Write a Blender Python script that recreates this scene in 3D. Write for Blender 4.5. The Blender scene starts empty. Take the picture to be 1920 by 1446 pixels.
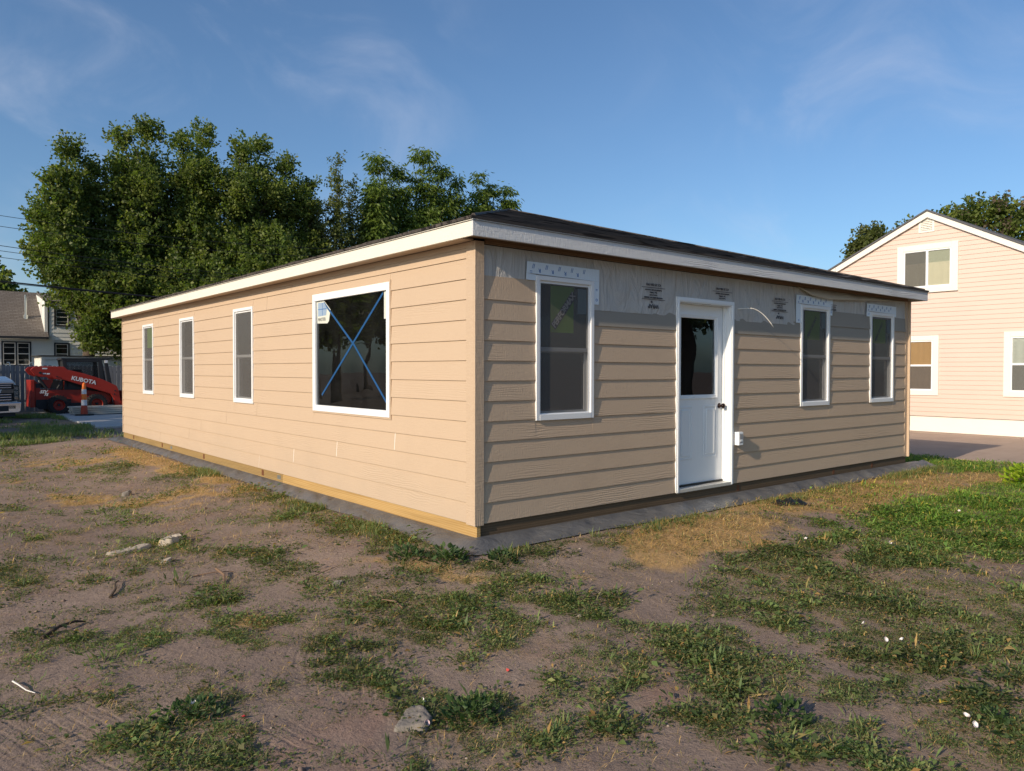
import bpy, math, random
import numpy as np
from mathutils import Vector, Matrix
R = math.radians
random.seed(7)
rng = np.random.default_rng(11)
C = bpy.context.scene.collection
sc = bpy.context.scene

# ---------------------------------------------------------------- camera, sky, sun, exposure
cam_d = bpy.data.cameras.new('camera'); cam = bpy.data.objects.new('camera', cam_d); C.objects.link(cam)
sc.camera = cam
cam_d.sensor_fit = 'HORIZONTAL'; cam_d.sensor_width = 36.0; cam_d.lens = 36.0 * 1413.107 / 1920.0
cam_d.clip_start = .05; cam_d.clip_end = 3000
yaw, pitch, roll = 0.6918, -0.0195, 0.0019
fw = Vector((math.sin(yaw) * math.cos(pitch), math.cos(yaw) * math.cos(pitch), math.sin(pitch)))
rt = Vector((math.cos(yaw), -math.sin(yaw), 0)); up = rt.cross(fw)
r2 = rt * math.cos(roll) + up * math.sin(roll); u2 = -rt * math.sin(roll) + up * math.cos(roll)
mw = Matrix.Identity(4)
for i in range(3):
    mw[i][0] = r2[i]; mw[i][1] = u2[i]; mw[i][2] = -fw[i]; mw[i][3] = (-3.9134, -5.2158, 1.3319)[i]
cam.matrix_world = mw

SUN = Vector((7.0, 1.02, -3.2)).normalized()          # the way the sunlight travels
sun_d = bpy.data.lights.new('sun', 'SUN'); sun_d.energy = 3.45; sun_d.angle = R(.53); sun_d.color = (1.0, .83, .62)
sun_o = bpy.data.objects.new('sun', sun_d); C.objects.link(sun_o)
sun_o.rotation_euler = SUN.to_track_quat('-Z', 'Y').to_euler()
sun_o.location = (-40, -6, 30)

world = bpy.data.worlds.new('World'); sc.world = world; world.use_nodes = True
nt = world.node_tree; nt.nodes.clear()
def wn(t, **k):
    n = nt.nodes.new(t)
    for a, b in k.items(): setattr(n, a, b)
    return n
sky = wn('ShaderNodeTexSky'); sky.sky_type = 'NISHITA'; sky.sun_disc = False
sky.sun_elevation = math.asin(-SUN.z); sky.sun_rotation = math.atan2(-SUN.x, -SUN.y)
sky.altitude = 300; sky.air_density = 1.0; sky.dust_density = 1.6; sky.ozone_density = 2.0
bg = wn('ShaderNodeBackground'); bg.inputs['Strength'].default_value = .105
out = wn('ShaderNodeOutputWorld')
tc = wn('ShaderNodeTexCoord')
def mth(op, a, b=None, c=None):
    n = wn('ShaderNodeMath', operation=op)
    for i, v in enumerate((a, b, c)):
        if v is None: continue
        if isinstance(v, (int, float)): n.inputs[i].default_value = v
        else: nt.links.new(v, n.inputs[i])
    return n.outputs[0]
def sm(v, a, b):
    n = wn('ShaderNodeMapRange', interpolation_type='SMOOTHSTEP'); n.inputs[1].default_value = a; n.inputs[2].default_value = b
    nt.links.new(v, n.inputs[0]); return n.outputs[0]
# thin cirrus: streaked noise in the direction vector, thicker in two drifts of the sky
def cirrus(rot, scale, det, lo, hi, seed):
    mp = wn('ShaderNodeMapping'); mp.inputs['Rotation'].default_value = rot; mp.inputs['Scale'].default_value = scale
    mp.inputs['Location'].default_value = (seed, seed * .7, 0)
    nt.links.new(tc.outputs['Generated'], mp.inputs['Vector'])
    nz = wn('ShaderNodeTexNoise'); nz.inputs['Scale'].default_value = 1.0; nz.inputs['Detail'].default_value = det
    nz.inputs['Roughness'].default_value = .58; nz.inputs['Distortion'].default_value = .7
    nt.links.new(mp.outputs[0], nz.inputs['Vector'])
    return sm(nz.outputs['Fac'], lo, hi)
def drift(d, a, b):
    v = Vector(d).normalized(); n = wn('ShaderNodeVectorMath', operation='DOT_PRODUCT')
    nt.links.new(tc.outputs['Generated'], n.inputs[0]); n.inputs[1].default_value = v
    return sm(n.outputs['Value'], a, b)
c1 = cirrus((.5, .9, .3), (3.2, 8.0, 6.0), 8, .46, .80, 5.3)
c2 = cirrus((.1, -.5, .9), (1.6, 6.0, 6.5), 7, .42, .84, 8.3)
m1 = drift((.20, .92, .33), .90, .995)
m2 = drift((.875, .40, .24), .94, .995)
cl = mth('ADD', mth('MULTIPLY', c1, mth('ADD', mth('MULTIPLY', m1, .32), .02)), mth('MULTIPLY', c2, mth('ADD', mth('MULTIPLY', m2, .26), .02)))
cl = mth('MINIMUM', cl, .6)
mixc = wn('ShaderNodeMix', data_type='RGBA'); nt.links.new(cl, mixc.inputs['Factor'])
hs = wn('ShaderNodeMix', data_type='RGBA', blend_type='MULTIPLY'); hs.inputs['Factor'].default_value = 1.0; hs.inputs['B'].default_value = (.69, .86, 1.0, 1)
nt.links.new(sky.outputs[0], hs.inputs['A'])
nt.links.new(hs.outputs['Result'], mixc.inputs['A']); mixc.inputs['B'].default_value = (5.2, 5.4, 6.2, 1)
nt.links.new(mixc.outputs['Result'], bg.inputs['Color']); nt.links.new(bg.outputs[0], out.inputs['Surface'])
sc.view_settings.view_transform = 'Standard'; sc.view_settings.look = 'None'
sc.view_settings.gamma = 1.0; sc.view_settings.exposure = 0.42
sc.view_settings.use_curve_mapping = False
sc.cycles.max_bounces = 8; sc.cycles.transparent_max_bounces = 12

# ---------------------------------------------------------------- helpers
class MB:
    def __init__(s): s.v = []; s.f = []
    def quad(s, a, b, c, d):
        n = len(s.v); s.v += [a, b, c, d]; s.f.append((n, n + 1, n + 2, n + 3)); return s
    def poly(s, pts):
        n = len(s.v); s.v += list(pts); s.f.append(tuple(range(n, n + len(pts)))); return s
    def box(s, x0, x1, y0, y1, z0, z1):
        n = len(s.v)
        s.v += [(x0, y0, z0), (x1, y0, z0), (x1, y1, z0), (x0, y1, z0), (x0, y0, z1), (x1, y0, z1), (x1, y1, z1), (x0, y1, z1)]
        s.f += [tuple(n + i for i in q) for q in ((0, 3, 2, 1), (4, 5, 6, 7), (0, 1, 5, 4), (1, 2, 6, 5), (2, 3, 7, 6), (3, 0, 4, 7))]
        return s
    def prism(s, pts, fn, a, b):
        """pts 2D outline, fn(u, v, w) -> xyz, between w=a and w=b"""
        n = len(s.v); k = len(pts)
        s.v += [fn(u, v, a) for u, v in pts] + [fn(u, v, b) for u, v in pts]
        s.f.append(tuple(n + i for i in range(k))[::-1]); s.f.append(tuple(n + k + i for i in range(k)))
        for i in range(k):
            j = (i + 1) % k; s.f.append((n + i, n + j, n + k + j, n + k + i))
        return s
    def tube(s, path, rad, seg=8, cap=True):
        n0 = len(s.v); P = [Vector(p) for p in path]
        rads = rad if isinstance(rad, (list, tuple)) else [rad] * len(P)
        for i, p in enumerate(P):
            d = (P[min(i + 1, len(P) - 1)] - P[max(i - 1, 0)]).normalized()
            a = d.cross(Vector((0, 0, 1)) if abs(d.z) < .9 else Vector((1, 0, 0))).normalized(); b = d.cross(a)
            for k in range(seg):
                t = 2 * math.pi * k / seg; s.v.append(tuple(p + (a * math.cos(t) + b * math.sin(t)) * rads[i]))
        for i in range(len(P) - 1):
            for k in range(seg):
                m = (k + 1) % seg
                s.f.append((n0 + i * seg + k, n0 + i * seg + m, n0 + (i + 1) * seg + m, n0 + (i + 1) * seg + k))
        if cap:
            s.f.append(tuple(n0 + k for k in range(seg))[::-1]); s.f.append(tuple(n0 + (len(P) - 1) * seg + k for k in range(seg)))
        return s
    def lathe(s, prof, fn, seg=24):
        """prof list of (radius, along); fn(along, a, b)->xyz"""
        n0 = len(s.v)
        for (r, h) in prof:
            for k in range(seg):
                t = 2 * math.pi * k / seg; s.v.append(fn(h, r * math.cos(t), r * math.sin(t)))
        for i in range(len(prof) - 1):
            for k in range(seg):
                m = (k + 1) % seg
                s.f.append((n0 + i * seg + k, n0 + i * seg + m, n0 + (i + 1) * seg + m, n0 + (i + 1) * seg + k))
        return s
    def build(s, name, mat, parent=None, smooth=False, bevel=0, **props):
        me = bpy.data.meshes.new(name); me.from_pydata([tuple(v) for v in s.v], [], s.f); me.update()
        if smooth:
            for p in me.polygons: p.use_smooth = True
        o = link(name, me, mat, parent, **props)
        if bevel:
            m = o.modifiers.new('bevel', 'BEVEL'); m.width = bevel; m.segments = 2; m.limit_method = 'ANGLE'; m.angle_limit = R(40)
        return o
def link(name, me, mat, parent=None, **props):
    o = bpy.data.objects.new(name, me); C.objects.link(o)
    if mat and not me.materials: me.materials.append(mat)
    if parent: o.parent = parent
    for k, v in props.items(): o[k] = v
    return o
def thing(name, label, cat, loc=(0, 0, 0), rot=0, group=None):
    o = bpy.data.objects.new(name, None); C.objects.link(o); o.location = loc; o.rotation_euler = (0, 0, rot)
    o.empty_display_size = .2
    o['label'] = label; o['category'] = cat
    if group: o['group'] = group
    return o
def tag(o, label, cat, group=None):
    o['label'] = label; o['category'] = cat
    if group: o['group'] = group
    return o
def box(x0, x1, y0, y1, z0, z1): return MB().box(x0, x1, y0, y1, z0, z1)
_TXT = {}
def text_mesh(body, size, extrude=.0008, bold=0.0, align='CENTER', shear=0.0, spacing=1.0):
    cu = bpy.data.curves.new('lettering', 'FONT'); cu.body = body; cu.size = size; cu.extrude = extrude; cu.offset = bold
    cu.align_x = align; cu.align_y = 'CENTER'; cu.shear = shear; cu.resolution_u = 2; cu.space_character = spacing
    o = bpy.data.objects.new('lettering_source', cu)
    me = bpy.data.meshes.new_from_object(o)
    bpy.data.objects.remove(o); bpy.data.curves.remove(cu); return me
def text(body, size, M, mat, parent, name='lettering', **k):
    me = text_mesh(body, size, **k); me.transform(M); me.materials.clear(); return link(name, me, mat, parent)

def hash2(ix, iy, seed):
    h = (ix.astype(np.int64) * 374761393 + iy.astype(np.int64) * 668265263 + seed * 1442695041) & 0xffffffff
    h = ((h ^ (h >> 13)) * 1274126177) & 0xffffffff
    return ((h ^ (h >> 16)) & 0xffffff) / float(0xffffff)
def vnoise(x, y, s, seed=0):
    x = np.asarray(x, float) / s + 1000.3; y = np.asarray(y, float) / s + 1000.7
    ix = np.floor(x); iy = np.floor(y); fx = x - ix; fy = y - iy
    fx = fx * fx * (3 - 2 * fx); fy = fy * fy * (3 - 2 * fy)
    a = hash2(ix, iy, seed); b = hash2(ix + 1, iy, seed); c = hash2(ix, iy + 1, seed); d = hash2(ix + 1, iy + 1, seed)
    return (a + (b - a) * fx) * (1 - fy) + (c + (d - c) * fx) * fy
def fbm(x, y, s, o=4, seed=0, r=.5):
    t = 0; a = 1; n = 0
    for i in range(o):
        t = t + a * vnoise(x, y, s, seed + i * 17); n += a; a *= r; s *= .5
    return t / n
def sstep(x, a, b):
    t = np.clip((np.asarray(x, float) - a) / (b - a), 0, 1); return t * t * (3 - 2 * t)

# ---------------------------------------------------------------- materials
class NM:
    def __init__(s, name):
        s.m = bpy.data.materials.new(name); s.m.use_nodes = True; s.t = s.m.node_tree; s.t.nodes.clear()
        s.out = s.n('ShaderNodeOutputMaterial'); s.co = None
    def n(s, t, **k):
        n = s.t.nodes.new(t)
        for a, b in k.items(): setattr(n, a, b)
        return n
    def l(s, a, b): s.t.links.new(a, b)
    def coord(s, scale=(1, 1, 1), rot=(0, 0, 0)):
        if s.co is None: s.co = s.n('ShaderNodeTexCoord')
        mp = s.n('ShaderNodeMapping'); mp.inputs['Scale'].default_value = scale; mp.inputs['Rotation'].default_value = rot
        s.l(s.co.outputs['Object'], mp.inputs['Vector']); return mp.outputs[0]
    def noise(s, scale, detail=4, rough=.55, sc3=(1, 1, 1), dist=0, rot=(0, 0, 0)):
        n = s.n('ShaderNodeTexNoise'); n.inputs['Scale'].default_value = scale; n.inputs['Detail'].default_value = detail
        n.inputs['Roughness'].default_value = rough; n.inputs['Distortion'].default_value = dist
        s.l(s.coord(sc3, rot), n.inputs['Vector']); return n.outputs['Fac']
    def ramp(s, v, stops):
        r = s.n('ShaderNodeValToRGB'); e = r.color_ramp.elements
        while len(e) < len(stops): e.new(.5)
        for i, (p, c) in enumerate(stops):
            e[i].position = p; e[i].color = (c, c, c, 1) if isinstance(c, (int, float)) else (*c, 1)
        s.l(v, r.inputs[0]); return r.outputs[0]
    def mix(s, f, a, b, blend='MIX'):
        m = s.n('ShaderNodeMix', data_type='RGBA', blend_type=blend)
        for k, v in (('Factor', f), ('A', a), ('B', b)):
            if isinstance(v, (int, float)): m.inputs[k].default_value = v if k == 'Factor' else (v, v, v, 1)
            elif isinstance(v, tuple): m.inputs[k].default_value = (*v, 1)
            else: s.l(v, m.inputs[k])
        return m.outputs['Result']
    def math(s, op, a, b=0.0, c=0.0):
        m = s.n('ShaderNodeMath', operation=op)
        for i, v in enumerate((a, b, c)):
            if isinstance(v, (int, float)): m.inputs[i].default_value = v
            else: s.l(v, m.inputs[i])
        return m.outputs[0]
    def bump(s, h, dist=.01, strength=1.0, prev=None):
        b = s.n('ShaderNodeBump'); b.inputs['Distance'].default_value = dist; b.inputs['Strength'].default_value = strength
        s.l(h, b.inputs['Height'])
        if prev is not None: s.l(prev, b.inputs['Normal'])
        return b.outputs[0]
    def pbr(s, col, rough=.6, metal=0.0, normal=None, spec=.4, coat=0.0, sheen=0):
        p = s.n('ShaderNodeBsdfPrincipled')
        if isinstance(col, tuple): p.inputs['Base Color'].default_value = (*col, 1)
        else: s.l(col, p.inputs['Base Color'])
        if isinstance(rough, (int, float)): p.inputs['Roughness'].default_value = rough
        else: s.l(rough, p.inputs['Roughness'])
        p.inputs['Metallic'].default_value = metal; p.inputs['Specular IOR Level'].default_value = spec
        p.inputs['Coat Weight'].default_value = coat
        if normal is not None: s.l(normal, p.inputs['Normal'])
        s.l(p.outputs[0], s.out.inputs['Surface']); s.p = p; return s.m
    def attr(s, name, out='Color'):
        a = s.n('ShaderNodeAttribute'); a.attribute_name = name; return a.outputs[out]

def mat_simple(name, col, rough=.6, metal=0, var=.12, scale=6, bump=0, bs=40, spec=.4, coat=0):
    m = NM(name); n = m.noise(scale, 5)
    c = m.mix(n, tuple(v * (1 - var) for v in col), tuple(min(1, v * (1 + var)) for v in col))
    nb = m.bump(m.noise(bs, 4), bump) if bump else None
    return m.pbr(c, rough, metal, nb, spec, coat)

def mat_fibre(name, col, axis, dist=.0016, var=.06, tone=None):
    """painted fibre-cement / engineered wood with an embossed cedar grain running along one axis"""
    m = NM(name)
    st = {'x': (14, 1, 44), 'y': (1, 9, 44), 'z': (44, 44, 9)}[axis]
    sw = {'x': (1.3, 1, 9), 'y': (1, 1.3, 9), 'z': (9, 9, 1.3)}[axis]
    a = m.noise(1.0, 5, .6, st, .8)
    w = m.n('ShaderNodeTexWave'); w.wave_type = 'BANDS'; w.bands_direction = {'x': 'Z', 'y': 'Z', 'z': 'X'}[axis]
    w.inputs['Scale'].default_value = 1.6; w.inputs['Distortion'].default_value = 9; w.inputs['Detail'].default_value = 3
    w.inputs['Detail Scale'].default_value = 1.2; m.l(m.coord(sw), w.inputs['Vector'])
    sel = m.ramp(m.noise(1.0, 2, .5, {'x': (.9, 1, 3), 'y': (1, .9, 3), 'z': (3, 3, .9)}[axis]), [(.50, 0), (.66, 1)])
    h = m.mix(sel, a, w.outputs['Fac'])
    ticks = m.noise(1.0, 3, .6, {'x': (95, 1, 14), 'y': (1, 95, 14), 'z': (14, 14, 95)}[axis])
    h2 = m.math('ADD', h, m.math('MULTIPLY', ticks, 1.2))
    b = m.bump(h2, dist)
    big = m.noise(.7, 4, .6); fine = m.noise(55, 3)
    c = m.mix(big, tuple(v * (1 - var) for v in col), tuple(v * (1 + var) for v in col))
    c = m.mix(m.math('MULTIPLY', fine, .14), c, tuple(v * .7 for v in col))
    if tone:
        dirt = m.ramp(m.noise(1.0, 5, .65, tone[0]), [(.52, 0), (.75, tone[1])])
        c = m.mix(dirt, c, tuple(v * .72 for v in col))
    if axis == 'y':          # dust splashed up on the lowest boards
        sx = m.n('ShaderNodeSeparateXYZ'); m.l(m.co.outputs['Object'], sx.inputs[0])
        low = m.ramp(m.math('ADD', sx.outputs[2], m.math('MULTIPLY', m.noise(2.2, 5, .65), .9)), [(.35, .30), (.95, 0)])
        c = m.mix(low, c, (.40, .32, .25))
    return m.pbr(c, .62, 0, b, .35)

M = {}
BEIGE = (.530, .400, .288)
M['lap_left'] = mat_fibre('painted_lap_siding_y', BEIGE, 'y', .0014, .035, ((1.5, 1.5, 1.5), .14))
M['lap_right'] = mat_fibre('painted_lap_siding_x', BEIGE, 'x', .0022, .05, ((1.2, 1.2, 1.2), .25))
M['lap_smooth'] = mat_fibre('dark_smooth_lap_siding', (.30, .275, .24), 'x', .0003, .04)  # darker, greyer and smoother variant for the topmost boards
M['trim'] = mat_fibre('painted_corner_trim', BEIGE, 'z', .003, .05)
M['fascia_y'] = mat_fibre('white_fascia_sun_tint', (.76, .72, .64), 'y', .0014, .03)  # same white fascia, warmth of the sunlit side put into the colour
M['fascia_x'] = mat_fibre('white_fascia_shade_tint', (.66, .67, .68), 'x', .0055, .04)  # same white fascia, cool shade of the door side put into the colour
M['vinyl'] = mat_simple('white_vinyl', (.80, .81, .83), .35, 0, .02, 4)
M['caulk'] = mat_simple('white_caulk', (.75, .73, .68), .5)
M['doorwhite'] = mat_simple('white_door_paint', (.84, .86, .88), .38, 0, .03, 3, .0003, 60)
def mat_lumber(name, c1, c2, axis, rough=.7):
    m = NM(name)
    st = {'x': (.8, 14, 20), 'y': (14, .8, 20), 'z': (20, 20, .8)}[axis]
    w = m.n('ShaderNodeTexWave'); w.wave_type = 'RINGS'; w.rings_direction = axis.upper()
    w.inputs['Scale'].default_value = 1.0; w.inputs['Distortion'].default_value = 7; w.inputs['Detail'].default_value = 4
    w.inputs['Detail Scale'].default_value = .7; m.l(m.coord(tuple(v * .8 for v in st)), w.inputs['Vector'])
    c = m.mix(w.outputs['Fac'], c1, c2); n = m.noise(1, 5, .6, st)
    c = m.mix(m.ramp(n, [(.45, 0), (.75, .5)]), c, tuple(v * .55 for v in c1))
    return m.pbr(c, rough, 0, m.bump(n, .002), .25)
M['pine'] = mat_lumber('fresh_treated_pine', (.42, .25, .09), (.50, .34, .15), 'y')
M['pine_old'] = mat_lumber('weathered_treated_pine', (.25, .165, .07), (.36, .24, .10), 'y')
M['pine_x'] = mat_lumber('shaded_treated_pine', (.10, .068, .04), (.15, .10, .06), 'x')  # shadow on the door-side rim board is put into the pine colour
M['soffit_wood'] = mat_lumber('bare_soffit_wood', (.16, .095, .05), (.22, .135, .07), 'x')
M['notch'] = mat_simple('notch_brown', (.14, .05, .02), .8)  # dark brown imitates the shade inside small notch holes
M['galv'] = mat_simple('galvanised_plate', (.5, .52, .5), .35, .8)
M['dark_in'] = mat_simple('darkened_interior_board', (.16, .14, .12), .9)  # colour darkened so the rooms stay dim behind the windows
M['bronze'] = mat_simple('oil_rubbed_bronze', (.035, .02, .018), .3, .7)
M['black'] = mat_simple('black_plastic', (.015, .015, .016), .45)
M['cable'] = mat_simple('white_cable', (.75, .73, .68), .5)
def mat_wrap():
    m = NM('house_wrap'); n = m.noise(3.0, 5, .6, (1, 1, .45), .5)
    c = m.mix(n, (.43, .42, .41), (.63, .61, .585))
    st = m.noise(1.0, 3, .5, (60, 1, 1.2)); c = m.mix(m.math('MULTIPLY', st, .35), c, (.27, .24, .20))
    b = m.bump(m.noise(5.0, 4, .55, (1, 1, .35), 1.2), .05, 1.0)
    b = m.bump(m.noise(1.0, 2, .5, (220, 1, 14)), .0008, .7, b)
    return m.pbr(c, .5, 0, b, .3)
M['wrap'] = mat_wrap()
def mat_flap():
    m = NM('loose_wrap_edge'); c = m.mix(m.noise(4, 4), (.42, .36, .27), (.55, .48, .37))
    return m.pbr(c, .6, 0, m.bump(m.noise(5, 4, .5, (1, 1, .4), 1), .02), .3)
M['flap'] = mat_flap()
def mat_tape():
    m = NM('flashing_tape'); c = m.mix(m.noise(5, 4), (.64, .74, .84), (.78, .85, .91))
    return m.pbr(c, .45, 0, m.bump(m.noise(24, 4, .5, (1, 1, .5), 1), .005), .35)
M['tape'] = mat_tape()
M['ink_blue'] = mat_simple('blue_ink', (.05, .16, .42), .5)
M['ink_black'] = mat_simple('black_ink', (.055, .055, .065), .6)
M['blue_tape'] = mat_simple('blue_masking_tape', (.010, .075, .22), .55)
M['sticker'] = mat_simple('white_paper_sticker', (.62, .64, .58), .5)
M['sticker_green'] = mat_simple('green_sticker', (.20, .42, .02), .45)
M['sticker_navy'] = mat_simple('navy_banner', (.012, .02, .05), .4)
M['sticker_grey'] = mat_simple('grey_lettering', (.75, .75, .74), .5)
M['sticker_teal'] = mat_simple('teal_sticker', (.26, .42, .50), .5)
def mat_glass(name, tint, refl=1.0, rough=.01):
    m = NM(name); tr = m.n('ShaderNodeBsdfTransparent'); tr.inputs[0].default_value = (*tint, 1)
    g = m.n('ShaderNodeBsdfGlossy'); g.inputs['Roughness'].default_value = rough; g.inputs['Color'].default_value = (.9, .95, 1, 1)
    f = m.n('ShaderNodeFresnel'); f.inputs['IOR'].default_value = 1.52
    nb = m.bump(m.noise(1.3, 2), .004); m.l(nb, g.inputs['Normal']); 
    df = m.n('ShaderNodeBsdfDiffuse'); df.inputs[0].default_value = (.45, .46, .46, 1); dm = m.n('ShaderNodeMixShader')
    m.l(m.ramp(m.noise(2.5, 5, .65), [(.35, .004), (.75, .030)]), dm.inputs[0]); m.l(tr.outputs[0], dm.inputs[1]); m.l(df.outputs[0], dm.inputs[2])
    mx = m.n('ShaderNodeMixShader'); m.l(m.math('MULTIPLY', f.outputs[0], refl), mx.inputs[0])
    m.l(dm.outputs[0], mx.inputs[1]); m.l(g.outputs[0], mx.inputs[2]); m.l(mx.outputs[0], m.out.inputs['Surface']); return m.m
M['glass'] = mat_glass('window_glass', (.50, .53, .52), 1.25)
M['glass_dark'] = mat_glass('dark_window_glass', (.30, .33, .34), 1.1)
def mat_screen(name, col, op):
    m = NM(name); tr = m.n('ShaderNodeBsdfTransparent'); d = m.n('ShaderNodeBsdfDiffuse'); d.inputs[0].default_value = (*col, 1)
    mx = m.n('ShaderNodeMixShader'); mx.inputs[0].default_value = op
    m.l(tr.outputs[0], mx.inputs[1]); m.l(d.outputs[0], mx.inputs[2]); m.l(mx.outputs[0], m.out.inputs['Surface']); return m.m
M['screen'] = mat_screen('insect_screen', (.135, .13, .128), .62)
def mat_tarp():
    m = NM('black_plastic_skirt'); n = m.noise(4, 5, .6); d = m.ramp(m.noise(9, 5, .65), [(.45, 0), (.75, .5)])
    c = m.mix(n, (.075, .080, .090), (.135, .14, .152)); c = m.mix(d, c, (.17, .165, .16))
    return m.pbr(c, .42, 0, m.bump(m.noise(3.5, 4, .6, (1, 1, 1), 1.0), .03, .8, m.bump(m.noise(40, 3), .002)), .4)
M['tarp'] = mat_tarp()
def mat_felt():
    m = NM('black_roof_felt'); n = m.noise(2.5, 5, .65); c = m.mix(n, (.050, .044, .042), (.095, .083, .078))
    d = m.ramp(m.noise(1, 4, .6, (.9, 13, 13)), [(.52, 0), (.66, .7)]); c = m.mix(d, c, (.16, .135, .12)); d2 = m.ramp(m.noise(1, 3, .6, (1.4, 17, 17)), [(.55, 0), (.62, .9)]); c = m.mix(d2, c, (.010, .009, .010))
    return m.pbr(c, .75, 0, m.bump(m.noise(160, 2), .001), .2)
M['felt'] = mat_felt()
M['felt_edge'] = mat_simple('felt_edge', (.008, .008, .009), .8)

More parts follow.
